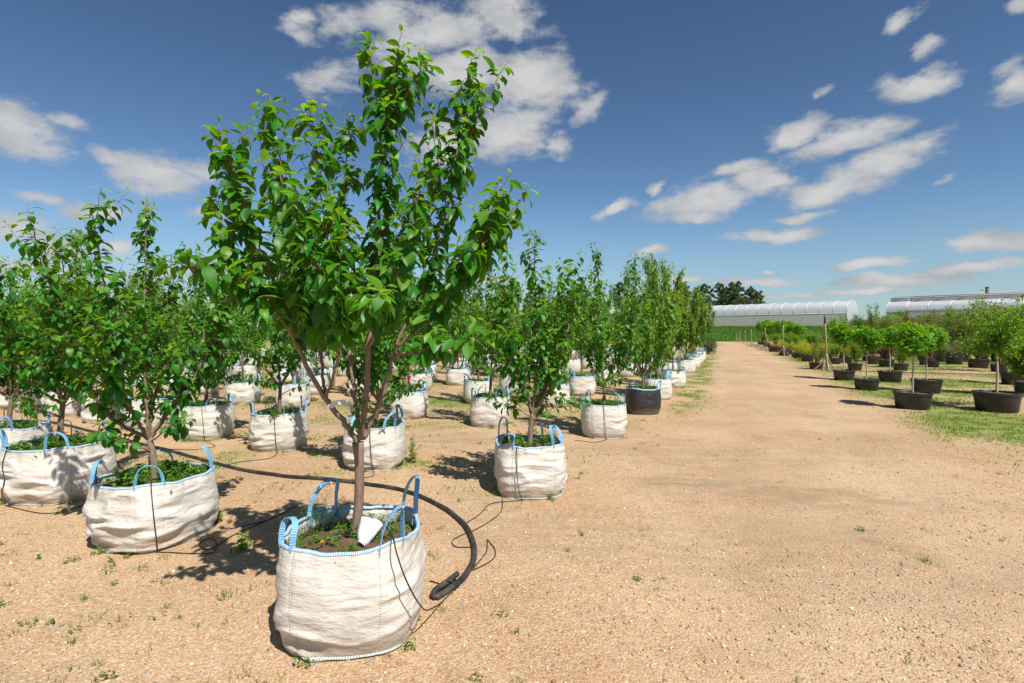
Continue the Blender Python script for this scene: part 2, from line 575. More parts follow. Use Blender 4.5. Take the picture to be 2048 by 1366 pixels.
M_SOIL = plain('soil', (0.15, 0.095, 0.06), 0.95, 0.5, 30, 0.1, 1.0, 45)
M_POT = plain('pot_plastic', (0.020, 0.020, 0.022), 0.42, 0.3, 8, 0.5, 0.1, 30, (0.040, 0.038, 0.036))
M_HOSE = plain('hose_plastic', (0.018, 0.018, 0.020), 0.55, 0.4, 10, 0.4, 0.2, 40, (0.12, 0.10, 0.075))
M_GUARD = plain('guard_plastic', (0.72, 0.72, 0.70), 0.4, 0.08, 10, 0.4)
M_PEBBLE_T = plain('tie_plastic', (0.66, 0.66, 0.66), 0.4, 0.1, 10)
M_RED = plain('tag_red', (0.55, 0.03, 0.02), 0.5, 0.1)
M_WHITEFRAME = plain('frame_paint', (0.75, 0.76, 0.77), 0.4, 0.08, 2)
M_STEEL = plain('galvanised_steel', (0.30, 0.30, 0.30), 0.5, 0.2, 3)
M_FLUE = plain('flue_metal', (0.045, 0.043, 0.04), 0.6, 0.3, 3)
M_WALLFILM = plain('wall_sheet', (0.72, 0.60, 0.545), 0.8, 0.12, 0.9, 0.05, 0.15, 3)


def film_mat():
    m, t = mat('roof_film')
    oc = t.n('ShaderNodeTexCoord').outputs['Object']
    c = t.mix(t.noise(oc, 0.7, 4), (0.58, 0.60, 0.64), (0.66, 0.68, 0.71))
    bp = t.n('ShaderNodeBump', i={'Strength': 0.25, 'Distance': 0.2, 'Height': t.noise(oc, 1.3, 3)}).outputs[0]
    p = t.n('ShaderNodeBsdfPrincipled', i={'Base Color': c, 'Roughness': 0.32, 'Specular IOR Level': 0.5, 'Normal': bp})
    tr = t.n('ShaderNodeBsdfTranslucent', i={'Color': (0.8, 0.82, 0.86, 1)})
    out(t, t.n('ShaderNodeMixShader', i={0: 0.35, 1: p.outputs[0], 2: tr.outputs[0]}).outputs[0])
    return m


M_FILM = film_mat()


def tint_mat(name, rough=0.85):
    m, t = mat(name)
    c = t.n('ShaderNodeAttribute', attribute_name='tint').outputs['Color']
    oc = t.n('ShaderNodeTexCoord').outputs['Object']
    c = t.mix(0.5, c, t.mix(t.noise(oc, 60, 3), (0.55, 0.55, 0.55), (1.45, 1.45, 1.45)), 'MULTIPLY')
    out(t, t.n('ShaderNodeBsdfPrincipled', i={'Base Color': c, 'Roughness': rough, 'Specular IOR Level': 0.3}).outputs[0])
    return m


M_PEBBLE = tint_mat('pebble')


def ground_mat():
    m, t = mat('sandy_gravel')
    oc = t.n('ShaderNodeTexCoord').outputs['Object']
    att = t.n('ShaderNodeAttribute', attribute_name='tint')
    ch = t.n('ShaderNodeSeparateColor', i={0: att.outputs['Color']})
    grass, damp, fine = ch.outputs[0], ch.outputs[1], ch.outputs[2]
    wob = t.n('ShaderNodeVectorMath', operation='ADD', i={0: oc, 1: t.n('ShaderNodeVectorMath', operation='SCALE', i={0: t.n('ShaderNodeTexNoise', i={'Vector': oc, 'Scale': 30.0}).outputs[1], 'Scale': 0.02}).outputs[0]}).outputs[0]
    v1 = t.n('ShaderNodeTexVoronoi', i={'Vector': wob, 'Scale': 62.0, 'Randomness': 1.0})
    v2 = t.n('ShaderNodeTexVoronoi', i={'Vector': wob, 'Scale': 150.0, 'Randomness': 1.0})
    pal = [(0.0, (0.25, 0.155, 0.085)), (0.18, (0.47, 0.32, 0.18)), (0.40, (0.58, 0.40, 0.235)), (0.60, (0.41, 0.245, 0.125)),
           (0.74, (0.72, 0.54, 0.35)), (0.86, (0.42, 0.20, 0.09)), (0.93, (0.25, 0.235, 0.225)), (1.0, (0.74, 0.66, 0.53))]
    g1 = t.ramp(t.n('ShaderNodeSeparateColor', i={0: v1.outputs['Color']}).outputs[0], pal)
    g2 = t.ramp(t.n('ShaderNodeSeparateColor', i={0: v2.outputs['Color']}).outputs[0], pal)
    big = t.smooth(t.noise(oc, 26, 4), 0.45, 0.62)
    c = t.mix(big, g2, g1)
    c = t.mix(t.math('ADD', 0.06, t.math('MULTIPLY', fine, 0.28)), c, (0.50, 0.37, 0.245))
    # broad tone: redder and paler drifts
    n1 = t.noise(oc, 0.55, 6, 0.6)
    n2 = t.noise(t.map(oc, (1, .55, 1), (3, 7, 0), (0, 0, -.4)), 1.7, 6, 0.65)
    c = t.mix(t.smooth(n1, 0.35, 0.7), c, t.mix(1.0, c, (0.86, 0.80, 0.74), 'MULTIPLY'))
    c = t.mix(t.math('MULTIPLY', t.smooth(n2, 0.52, 0.72), 0.55), c, t.mix(1.0, c, (0.72, 0.66, 0.60), 'MULTIPLY'))
    n4 = t.noise(oc, 7.5, 6, 0.7)
    c = t.mix(t.math('MULTIPLY', t.smooth(n4, 0.50, 0.72), 0.45), c, t.mix(1.0, c, (0.66, 0.60, 0.55), 'MULTIPLY'))
    # rusty chips and dark bits of debris
    deb = t.math('MAXIMUM', t.smooth(t.noise(t.map(oc, (1, 1.7, 1), (0, 0, 0), (0, 0, .5)), 38, 3, 0.6), 0.67, 0.73), t.math('MULTIPLY', t.smooth(t.noise(oc, 60, 3, .6), .60, .68), t.smooth(t.noise(oc, 3.1, 5, .65), .56, .68)))
    c = t.mix(t.math('MULTIPLY', deb, 0.65), c, (0.20, 0.085, 0.04))
    # grey, silty, streaky damp patches
    dm = t.math('MULTIPLY', damp, t.smooth(t.noise(t.map(oc, (0.5, 1.6, 1)), 3.2, 7, 0.68), 0.36, 0.62))
    c = t.mix(t.math('MULTIPLY', dm, 0.8), c, (0.21, 0.175, 0.12))
    # thin moss and seedling green
    gm = t.math('MULTIPLY', grass, t.smooth(t.math('ADD', t.noise(oc, 9, 6, 0.7), t.math('MULTIPLY', grass, 0.25)), 0.42, 0.70))
    gc = t.mix(t.noise(oc, 14, 4), (0.075, 0.16, 0.018), (0.20, 0.25, 0.065))
    c = t.mix(t.math('MULTIPLY', gm, 0.85), c, gc)
    hgt = t.math('ADD', t.math('MULTIPLY', v1.outputs['Distance'], -1.0), t.math('MULTIPLY', v2.outputs['Distance'], -0.5))
    hgt = t.math('ADD', hgt, t.math('MULTIPLY', t.noise(oc, 6, 6, 0.7), 1.4))
    bp = t.n('ShaderNodeBump', i={'Strength': 0.5, 'Distance': 0.016, 'Height': hgt}).outputs[0]
    p = t.n('ShaderNodeBsdfPrincipled', i={'Base Color': c, 'Roughness': 0.93, 'Specular IOR Level': 0.15, 'Normal': bp})
    out(t, p.outputs[0])
    return m


M_GROUND = ground_mat()
M_BANK = plain('bank_turf', (0.055, 0.13, 0.018), 0.9, 0.5, 1.5, 0.1, 0.8, 6)

# ------------------------------------------------------------------ tints
def tints(base, n, r, var=0.22, light=None, amount=None):
    b = np.array(base)[None] * (1 + var * r.normal(0, 1, (n, 1)))
    b = b * (1 + 0.08 * r.normal(0, 1, (n, 3)))
    if light is not None:
        a = np.clip(np.asarray(amount), 0, 1)[:, None]
        b = b * (1 - a) + np.array(light)[None] * a
    return np.concatenate([np.clip(b, 0.004, 0.9), np.ones((n, 1))], 1)


G_DEEP = (0.022, 0.150, 0.013)
G_YOUNG = (0.17, 0.32, 0.020)
G_CHERRY = (0.055, 0.175, 0.014)

# ------------------------------------------------------------------ ground
RS = 0.395                                # rows and track run along X = u + RS * Y


def ugap(X, Y):
    return X - RS * Y


def grass_mask(X, Y):
    u = ugap(X, Y)
    n = fbm(X * .55 + 9, Y * .55, 0, 4)
    n2 = fbm(X * 1.9, Y * 1.9 + 40, 3, 4)
    right = sstep(u, 2.7, 4.3) * sstep(Y, 5, 9) * (0.35 + 0.65 * sstep(n, .40, .62))
    right = np.maximum(right, 0.95 * np.exp(-((u - 4.6) / 0.8) ** 2) * sstep(Y, 7.0, 9.5) * sstep(n2, .34, .60))
    verge = np.exp(-((u + 1.0) / 0.6) ** 2) * sstep(Y, 9, 14) * sstep(n2, .34, .54)
    left = sstep(-u, 1.6, 2.6) * sstep(Y, 8.5, 14) * sstep(n, .38, .58)
    mid = 0.5 * sstep(-u, 1.0, 2.2) * sstep(Y, 4.5, 7) * sstep(n2, .45, .68)
    g = np.maximum.reduce([right, verge, left * .95, mid])
    far = sstep(Y, 38, 80) * .5 * (np.abs(u - 1) > 2.2)
    return np.clip(np.maximum(g, far), 0, 1)


def gz(X, Y):
    X, Y = np.asarray(X, float), np.asarray(Y, float)
    u = ugap(X, Y)
    near = sstep(-np.hypot(X, Y), -60, -30)
    z = (fbm(X * .35, Y * .35, 1, 3) - .5) * 0.05 + (fbm(X * 1.6, Y * 1.6, 5, 4) - .5) * 0.030
    for uc in (0.1, 1.9):                  # shallow wheel ruts of the track
        z = z - 0.018 * np.exp(-((u - uc) / .32) ** 2)
    return z * near


def build_ground():
    def axis(lo, hi, fine, a, b):
        c = list(np.arange(a, b + 1e-6, fine))
        s, x = fine, b
        while x < hi:
            s *= 1.22
            x += s
            c.append(x)
        s, x = fine, a
        while x > lo:
            s *= 1.22
            x -= s
            c.insert(0, x)
        return np.array(c)
    xs = axis(-3000, 3000, 0.14, -13, 22)
    ys = axis(-600, 5000, 0.14, 0, 30)
    X, Y = np.meshgrid(xs, ys)
    u = ugap(X, Y)
    z = gz(X, Y)
    g = grass_mask(X, Y)
    damp = np.zeros_like(X)
    for px, py, rx, ry, a in ((1380, 965, .75, .30, .95), (1560, 985, 1.1, .28, .8), (1720, 1000, 1.0, .25, .7), (1180, 900, .6, .35, .6), (960, 875, 1.0, .5, .55), (1290, 880, .8, .6, .5),
                              (1450, 740, 1.0, 2.5, .6), (1700, 880, 1.5, .6, .3), (880, 830, 1.3, .8, .8), (680, 850, 1.6, .7, .7), (880, 880, 1.2, .6, .7), (1120, 850, 1.2, .8, .6)):
        cx, cy = gnd(px, py)
        damp = np.maximum(damp, a * np.exp(-(((X - cx) / rx) ** 2 + ((Y - cy) / ry) ** 2)))
    damp = np.maximum(damp, .35 * sstep(fbm(X * .4, Y * .9, 8, 4), .52, .7))
    fine = sstep(u, -1.2, 0.2) * sstep(-u, -3.6, -2.6)
    C = np.stack([g, damp, fine, np.ones_like(g)], -1).reshape(-1, 4)
    mb = MB().add(np.stack([X, Y, z], -1).reshape(-1, 3), grid_faces(len(xs), len(ys)), C)
    o = link('ground', mb.mesh('ground', M_GROUND, True, True))
    tag(o, 'sandy gravel yard with a bare track between the rows', kind='structure')


build_ground()


def scatter(n, x0, x1, y0, y1, r):
    return r.uniform(x0, x1, n), r.uniform(y0, y1, n)


def build_gravel():
    r = np.random.default_rng(3)
    # icosahedron pebbles
    ph = (1 + 5 ** .5) / 2
    IV = nrm(np.array([(-1, ph, 0), (1, ph, 0), (-1, -ph, 0), (1, -ph, 0), (0, -1, ph), (0, 1, ph), (0, -1, -ph), (0, 1, -ph), (ph, 0, -1), (ph, 0, 1), (-ph, 0, -1), (-ph, 0, 1)]))
    IF = np.array([(0, 11, 5), (0, 5, 1), (0, 1, 7), (0, 7, 10), (0, 10, 11), (1, 5, 9), (5, 11, 4), (11, 10, 2), (10, 7, 6), (7, 1, 8), (3, 9, 4), (3, 4, 2), (3, 2, 6), (3, 6, 8), (3, 8, 9), (4, 9, 5), (2, 4, 11), (6, 2, 10), (8, 6, 7), (9, 8, 1)])
    n = 70000
    d = 2.0 + 7.0 * r.random(n) ** 1.35
    x = r.uniform(-1.02, 1.02, n) * d
    keep = fbm(x * 1.3, d * 1.3, 2, 3) > r.uniform(.25, .75, n)
    x, d = x[keep], d[keep]
    n = len(x)
    s = (0.0030 + 0.0085 * r.random(n) ** 6) * np.where(r.random(n) < .006, 1.5, 1)
    sc = s[:, None] * r.uniform(.6, 1.35, (n, 3))
    sc[:, 2] *= .7
    a = r.uniform(0, TAU, n)
    V = IV[None] * (1 + .22 * r.normal(0, 1, (n, 12, 1))) * sc[:, None]
    R = np.stack([np.cos(a), -np.sin(a), np.sin(a), np.cos(a)], -1).reshape(n, 2, 2)
    V[..., :2] = np.einsum('nij,nkj->nki', R, V[..., :2])
    V += np.stack([x, d, gz(x, d) + s * .25], -1)[:, None]
    pal = np.array([(.44, .31, .19), (.55, .40, .25), (.40, .25, .14), (.62, .53, .41), (.36, .20, .11), (.27, .25, .24), (.50, .36, .22), (.66, .60, .51)])
    c = pal[r.choice(8, n, p=[.24, .22, .15, .09, .08, .06, .13, .03])] * r.uniform(.75, 1.1, (n, 1))
    C = np.repeat(np.concatenate([c, np.ones((n, 1))], 1), 12, 0)
    mb = MB().add(V.reshape(-1, 3), (IF[None] + (np.arange(n) * 12)[:, None, None]).reshape(-1, 3), C)
    tag(link('gravel', mb.mesh('gravel', M_PEBBLE, True, True)), 'loose tan pebbles strewn over the sandy ground', kind='stuff')


build_gravel()


def blades(mb, x, y, z, h, r, base, light, wd=0.0045, lean=.5):
    n = len(x)
    a = r.uniform(0, TAU, n)
    l = r.uniform(.1, lean, n) * h
    b = r.uniform(0, TAU, n)
    dx, dy = np.cos(a) * wd, np.sin(a) * wd
    p0 = np.stack([x, y, z], -1)
    w = np.stack([dx, dy, 0 * dx], -1)
    m = p0 + np.stack([np.cos(b) * l * .35, np.sin(b) * l * .35, h * .55], -1)
    t = p0 + np.stack([np.cos(b) * l, np.sin(b) * l, h * (1 - .2 * l / h)], -1)
    V = np.stack([p0 - w, p0 + w, m - w * .7, m + w * .7, t], 1)
    k = (np.arange(n) * 5)[:, None]
    c = tints(base, n, r, .25, light, r.random(n) * .7)
    mb.add(V.reshape(-1, 3), [k + np.array([[0, 1, 3, 2]]), k + np.array([[2, 3, 4]])], np.repeat(c, 5, 0))


def build_grass():
    r = np.random.default_rng(11)
    mb = MB()
    n = 520000
    d = 5.5 + 30 * r.random(n) ** 1.25
    x = r.uniform(-.98, .98, n) * d
    g = grass_mask(x, d)
    keep = (r.random(n) < (g ** 1.6) * .85) & (fbm(x * 5, d * 5, 9, 3) > .44)
    x, d = x[keep], d[keep]
    blades(mb, x, d, gz(x, d) - .008, r.uniform(.014, .045, len(x)) * (1 + d / 30), r, (.10, .21, .018), (.28, .34, .06), .0035 + .0002 * d.mean(), .8)
    tag(link('grass', mb.mesh('grass', M_WEED, False, True)), 'sparse short grass growing over the sandy ground', kind='stuff')
    # scattered weed tufts on the gravel
    mb = MB()
    tx, td = [], []
    for _ in range(620):
        dd = 2.4 + 11 * random.random() ** 1.4
        xx = random.uniform(-.95, .95) * dd
        u = ugap(xx, dd)
        if random.random() < (.12 if -1.0 < u < 3.2 else .75 if u < -1 else .5):
            tx.append(xx)
            td.append(dd)
    for xx, dd in zip(tx, td):
        k = random.randint(5, 20)
        sp = random.uniform(.01, .04)
        hh = random.uniform(.008, .036)
        z0 = float(gz(xx, dd))
        blades(mb, xx + r.normal(0, sp, k), dd + r.normal(0, sp, k), np.full(k, z0 - .006), r.uniform(.5, 1.5, k) * hh + .015, r, (.075, .16, .02), (.26, .27, .07), .0022, 1.0)
        if random.random() < .45:
            k = random.randint(5, 16)
            P = np.stack([xx + r.normal(0, sp * .8, k), dd + r.normal(0, sp * .8, k), z0 + r.uniform(.004, .03, k)], -1)
            ax = nrm(np.stack([r.normal(0, 1, k), r.normal(0, 1, k), r.uniform(.1, .6, k)], -1))
            put_leaves(mb, LEAVES_SMALL, P, ax, np.tile((0, 0, 1.0), (k, 1)), r.uniform(.012, .03, k), tints((.07, .16, .02), k, r, .3), r)
    tag(link('ground_weeds', mb.mesh('ground_weeds', M_WEED, False, True)), 'small green weed tufts dotted over the gravel', kind='stuff')


build_grass()

# ------------------------------------------------------------------ far bank, greenhouses, chimney, pines
def toe(X):
    return 87 - .40 * (X - 35) * (X > 35) - .05 * np.minimum(X - 35, 0)


BANK_Z = 2.4


def build_bank():
    xs = np.concatenate([np.linspace(-700, -80, 20), np.linspace(-60, 100, 161), np.linspace(112, 700, 20)])
    v = np.array([0, .5, 1.5, 3, 4.5, 6, 8, 10, 30, 80, 200, 700, 2500.0])
    X, Vv = np.meshgrid(xs, v)
    Y = toe(X) + Vv
    z = BANK_Z * sstep(Vv, 0, 8) - .05 + (fbm(X * .8, Y * .8, 0, 3) - .5) * .25 * sstep(Vv, .4, 3)
    mb = MB().add(np.stack([X, Y, z], -1).reshape(-1, 3), grid_faces(len(xs), len(v)))
    tag(link('grass_bank', mb.mesh('grass_bank', M_BANK)), 'green grassy bank rising at the far end of the track', kind='structure')
    r = np.random.default_rng(5)
    n = 26000
    x = r.uniform(26, 62, n)
    vv = r.uniform(0, 9, n)
    mb = MB()
    blades(mb, x, toe(x) + vv, BANK_Z * sstep(vv, 0, 8) - .1, r.uniform(.18, .45, n), r, (.05, .14, .018), (.12, .24, .04), .035, .7)
    tag(link('bank_grass', mb.mesh('bank_grass', M_WEED, False, True)), 'tall grass covering the far bank', kind='stuff')


build_bank()


def arch_pt(q, width, zw, rise):
    """q 0..1 across the arch from front eave to back eave"""
    a = math.pi * (1 - q)
    return width / 2 + width / 2 * math.cos(a), zw + rise * math.sin(a) ** .62


def tunnel(name, label, P0, P1, zb, zw, rise, width, bay, vent=False):
    P0, P1 = np.array(P0), np.array(P1)
    L = np.linalg.norm(P1 - P0)
    ax = (P1 - P0) / L
    pr = np.array([ax[1], -ax[0]])
    if pr[1] < 0:
        pr = -pr
    n = int(round(L / bay))
    root = link(name, None, loc=(P0[0], P0[1], zb))
    tag(root, label, 'greenhouse')
    rot = math.atan2(ax[1], ax[0])
    root.rotation_euler = (0, 0, rot)
    side = 1 if np.dot(pr, (-ax[1], ax[0])) > 0 else -1
    b = L / n
    qs = [i / 12 for i in range(13)]

    def sec(x):
        return [(x, side * arch_pt(q, width, zw - zb, rise)[0], arch_pt(q, width, zw - zb, rise)[1]) for q in qs]
    # film panels share one mesh, each a little slack between the ribs
    V = []
    for k in range(5):
        f = k / 4
        sag = -.004 * math.sin(math.pi * f)
        for (x, y, z), q in zip(sec(.05 + f * (b - .1)), qs):
            V.append((x, y, z + sag))
    pm = MB().add(V, grid_faces(13, 5)).mesh('film_panel', M_FILM)
    rb = MB()
    tube(rb, sec(0), .035, 6)
    tube(rb, [(0, side * .08, -.3), (0, side * .08, (zw - zb) + .02)], .05, 6)
    rm = rb.mesh('rib', M_WHITEFRAME)
    wm = MB()
    wv = []
    for k in range(9):
        x = .008 + (b - .016) * k / 8
        for z in (-.3, (zw - zb) * .5, (zw - zb) - .06):
            wv.append((x, side * .02, z))
    wmm = wm.add(wv, grid_faces(3, 9)).mesh('wall_panel', M_WALLFILM)
    for i in range(n):
        link('film_panel', pm, root, (i * b, 0, 0))
        link('wall_panel', wmm, root, (i * b, 0, 0))
    for i in range(n + 1):
        link('rib', rm, root, (i * b, 0, 0))
    rl = MB()
    tube(rl, [(0, side * .04, zw - zb - .01), (L, side * .04, zw - zb - .01)], .055, 6)
    link('gutter', rl.mesh('gutter', M_WHITEFRAME), root)
    # gable ends
    for x in (-.03, L + .03):
        s = sec(x)
        V = s + [(x, side * width, -.3), (x, 0, -.3)]
        k = len(V)
        V.append((x, side * width / 2, (zw - zb) / 2))
        T = [(i, (i + 1) % k, k) for i in range(k)]
        link('gable', MB().add(V, np.array(T)).mesh('gable', M_FILM, False), root)
    if vent:
        q = .34
        y0, z0 = arch_pt(q, width, zw - zb, rise)
        y1, z1 = arch_pt(.52, width, zw - zb, rise)
        for i in range(n):
            vb = MB()
            z_t = z1 + .75
            vb.add([(i * b + .1, side * (y0 + .1), z0 + .62), (i * b + b - .1, side * (y0 + .1), z0 + .62), (i * b + b - .1, side * y1, z_t), (i * b + .1, side * y1, z_t)], np.array([(0, 1, 2, 3)]))
            link('vent_flap', vb.mesh('vent_flap', M_FILM), root)
            vs = MB().add([(i * b + .1, side * (y0 + .12), z0 - .02), (i * b + b - .1, side * (y0 + .12), z0 - .02), (i * b + b - .1, side * (y0 + .12), z0 + .58), (i * b + .1, side * (y0 + .12), z0 + .58)], np.array([(0, 1, 2, 3)]))
            link('vent_screen', vs.mesh('vent_screen', M_WALLFILM), root)
            sb = MB()
            tube(sb, [(i * b + .3, side * y0, z0 - .05), (i * b + b * .75, side * (y0 + .1), z0 + .62)], .06, 6)
            tube(sb, [(i * b, side * y0, z0 - .05), (i * b, side * y1, z_t)], .05, 6)
            link('strut', sb.mesh('strut', M_STEEL), root)
        vr = MB()
        tube(vr, [(0, side * (y0 + .1), z0 + .64), (L, side * (y0 + .1), z0 + .64)], .07, 6)
        tube(vr, [(0, side * y1, z1 + .77), (L, side * y1, z1 + .77)], .08, 6)
        link('vent_rail', vr.mesh('vent_rail', M_STEEL), root)
    return root


def build_far():
    d = np.array((.676, -.737))
    a = np.array((41.5, 112.0))
    tunnel('greenhouse', 'long white film greenhouse with grey side wall beyond the end of the track', a - d * 26, a + d * 24.7, BANK_Z - .05, 4.85, 2.25, 6.4, 2.25)
    d2 = np.array((.62, -.785))
    b = np.array((69.5, 95.0))
    tunnel('greenhouse', 'white greenhouse with raised roof vents at the right, nearest the dark flue', b, b + d2 * 36, BANK_Z - .05, 5.3, 1.75, 7.5, 3.0, True)
    b2 = np.array((69.5, 95.0)) + np.array((.785, .62)) * 7.9 - d2 * 5.5
    tunnel('greenhouse', 'greenhouse bay set back behind the vented greenhouse, only its left end showing', b2, b2 + d2 * 30, BANK_Z - .05, 5.3, 2.25, 7.5, 3.0, True)
    p = pt(1974, 575, 104)
    root = link('chimney_flue', None, loc=(p[0], p[1], BANK_Z - .1))
    tag(root, 'dark metal flue pipe standing up behind the vented greenhouse roof', 'chimney')
    h = p[2] - BANK_Z + .1
    mb = MB()
    tube(mb, [(0, 0, 0), (0, 0, h)], .26, 14)
    link('pipe', mb.mesh('pipe', M_FLUE), root)
    mb = MB()
    tube(mb, [(0, 0, h - .02), (0, 0, h + .10)], .30, 14)
    link('collar', mb.mesh('collar', M_FLUE), root)


build_far()


def pine_meshes(seed, h, form):
    r = np.random.default_rng(seed)
    tb = MB()
    zz = np.linspace(0, h * .97, 10)
    P = np.stack([np.cumsum(r.normal(0, .05, 10)), np.cumsum(r.normal(0, .05, 10)), zz], -1)
    tube(tb, P, np.linspace(.20, .04, 10) * h / 15, 8)
    nb = MB()
    lo = .42 if form == 0 else .15
    k = 38
    for i in range(k):
        f = lo + (1 - lo) * (i + r.random()) / k
        g = (f - lo) / (1 - lo)
        R = h * (.20 * (1 - g) ** .6 + .025) * (1 if form == 0 else .85) * r.uniform(.5, 1.15)
        if form == 0:
            R *= min(1, .45 + g * 2.2)
        a = r.uniform(0, TAU)
        b0 = np.array([np.interp(f * h, zz, P[:, 0]), np.interp(f * h, zz, P[:, 1]), f * h])
        up = r.uniform(-.05, .30) if form == 0 else r.uniform(-.3, .05)
        tip = b0 + np.array([math.cos(a) * R, math.sin(a) * R, R * up])
        tube(tb, [b0, (b0 + tip) / 2 + (0, 0, .05), tip], [.045, .03, .012], 4, False)
        m = int(120 * R / (h * .15)) + 40
        q = r.random(m) ** .6
        c = b0 + (tip - b0) * q[:, None] + r.normal(0, 1, (m, 3)) * np.array([.26, .26, .16]) * R * .55
        ax = nrm(r.normal(0, 1, (m, 3)) + np.array([math.cos(a), math.sin(a), .5]) * .8)
        put_leaves(nb, [diamond_leaf(.42, .2, .1)], c, ax, nrm(r.normal(0, 1, (m, 3)) + (0, 0, 1)), r.uniform(.28, .62, m) * h / 15, tints((.060, .105, .038), m, r, .3, (.13, .17, .06), r.random(m) ** 2), r)
    return tb.mesh('pine_trunk', M_PINEBARK), nb.mesh('pine_crown', M_NEEDLE, False, True)


def build_pines():
    var = [pine_meshes(40 + k, h, f) for k, (h, f) in enumerate(((15, 0), (15, 0), (15, 1), (15, 0)))]
    lab = ['second pine from the left end of the clump above the greenhouse', 'pine in the clump above the greenhouse, dense and dark',
           'tallest pair member of the pine clump above the greenhouse', 'pine']
    spec = [(1408, 568, 0), (1422, 571, 2), (1438, 566, 0), (1450, 574, 1), (1463, 565, 3), (1476, 563, 0), (1489, 577, 2), (1500, 573, 1), (1512, 582, 3), (1522, 580, 2)]
    names = ['first', 'second', 'third', 'fourth', 'fifth', 'sixth', 'seventh', 'eighth', 'ninth', 'tenth']
    for k, (x, y, v) in enumerate(spec):
        d = 168 + 7 * ((k * 5) % 4)
        p = pt(x, y, d)
        h = p[2] - BANK_Z
        s = h / 15
        root = link('pine_tree', None, loc=(p[0], p[1], BANK_Z - .1), rz=k * 1.3)
        tag(root, '%s pine from the left in the clump rising above the long greenhouse' % names[k], 'tree', 'pines beyond the long greenhouse')
        for nm, me in zip(('trunk', 'crown'), var[v]):
            o = link(nm, me, root)
            o.scale = (s, s, s)
    r = random.Random(4)
    xs = [905, 922, 938, 956, 1000, 1030, 1060, 1118, 1140, 1158, 1172, 1196, 1240, 1290, 1335, 1368, 120, 165, 182, 250, 300, 470, 560, 600, 640]
    for k, x in enumerate(xs):
        d = r.uniform(165, 190)
        p = pt(x, r.uniform(562, 592) if x > 880 else r.uniform(545, 580), d)
        s = (p[2] - BANK_Z) / 15
        root = link('pine_tree', None, loc=(p[0], p[1], BANK_Z - .1), rz=k * 2.1)
        tag(root, 'distant pine glimpsed through gaps above the bagged trees', 'tree', 'pines glimpsed behind the bagged trees')
        for nm, me in zip(('trunk', 'crown'), var[k % 4]):
            o = link(nm, me, root)
            o.scale = (s, s, s)


build_pines()
# ------------------------------------------------------------------ planter bags
ORD = ['nearest', 'second', 'third', 'fourth', 'fifth', 'sixth', 'seventh', 'eighth', 'ninth', 'tenth', 'eleventh', 'twelfth']


class Bag:
    def __init__(self, r, h, seed, wr=1.0, n=2.9):
        self.r, self.h, self.n, self.wr = r, h, n, wr
        self.o = np.random.default_rng(seed).uniform(0, 50, 4)
        self.soil = h - .085

    def top(self, th):
        o = self.o
        c = np.abs(np.cos(2 * (th - math.pi / 4) + 0)) ** 6      # corners carry the loops and stand up
        return self.h * (1 + .030 * (c - .5)) + .045 * (fbm(np.cos(th) * 1.6 + o[0], np.sin(th) * 1.6, o[1], 3) - .5)

    def rad(self, th, z):
        th, z = np.broadcast_arrays(np.asarray(th, float), np.asarray(z, float))
        o, r = self.o, self.r
        zz = np.clip(z / self.h, 0, 1)
        sq = .965 * (np.abs(np.cos(th)) ** self.n + np.abs(np.sin(th)) ** self.n) ** (-1 / self.n)
        prof = .925 + .095 * np.sin(math.pi * zz ** .85) + .02 * zz - .05 * (1 - zz) ** 8
        big = .085 * (fbm(np.cos(th) * 1.1 + o[2], np.sin(th) * 1.1, z * 2.2 + o[3], 2) - .5)
        X, Y = np.cos(th) * r, np.sin(th) * r
        sk = z + .10 * fbm(X * 3 + o[0], Y * 3, z * 2, 2)
        f1 = 1 - np.abs(2 * fbm(X * 2.6 + o[1], Y * 2.6, sk * 10 + o[0], 2) - 1)
        f2 = 1 - np.abs(2 * fbm(X * 5 + o[3], Y * 5, sk * 24 + o[2], 2) - 1)
        amp = .35 + .65 * sstep(zz, 1.0, .55)
        sel = .25 + 1.1 * sstep(fbm(X * 2.2 + o[2], Y * 2.2, z * 3 + o[1], 2), .38, .66)
        w = self.wr * amp * sel * (.036 * (f1 ** 1.5 - .75) + .005 * (f2 - .8))
        # gathers hanging from the loops near the rim
        g = .012 * (fbm(X * 16 + o[0], Y * 16, z * 2.0, 2) - .5) * sstep(zz, .6, 1.0) * 2
        for c in range(4):
            for s in (-.21, .21):
                dth = (th - (math.pi / 4 + c * math.pi / 2 + s) + math.pi) % TAU - math.pi
                w = w - .004 * np.exp(-(dth / .018) ** 2)
        return r * (sq * prof + big) + w + g

    def surf(self, th, z, off=0.0):
        R = self.rad(th, z) + off
        return np.stack([np.cos(th) * R, np.sin(th) * R, np.broadcast_to(z, np.shape(R))], -1)


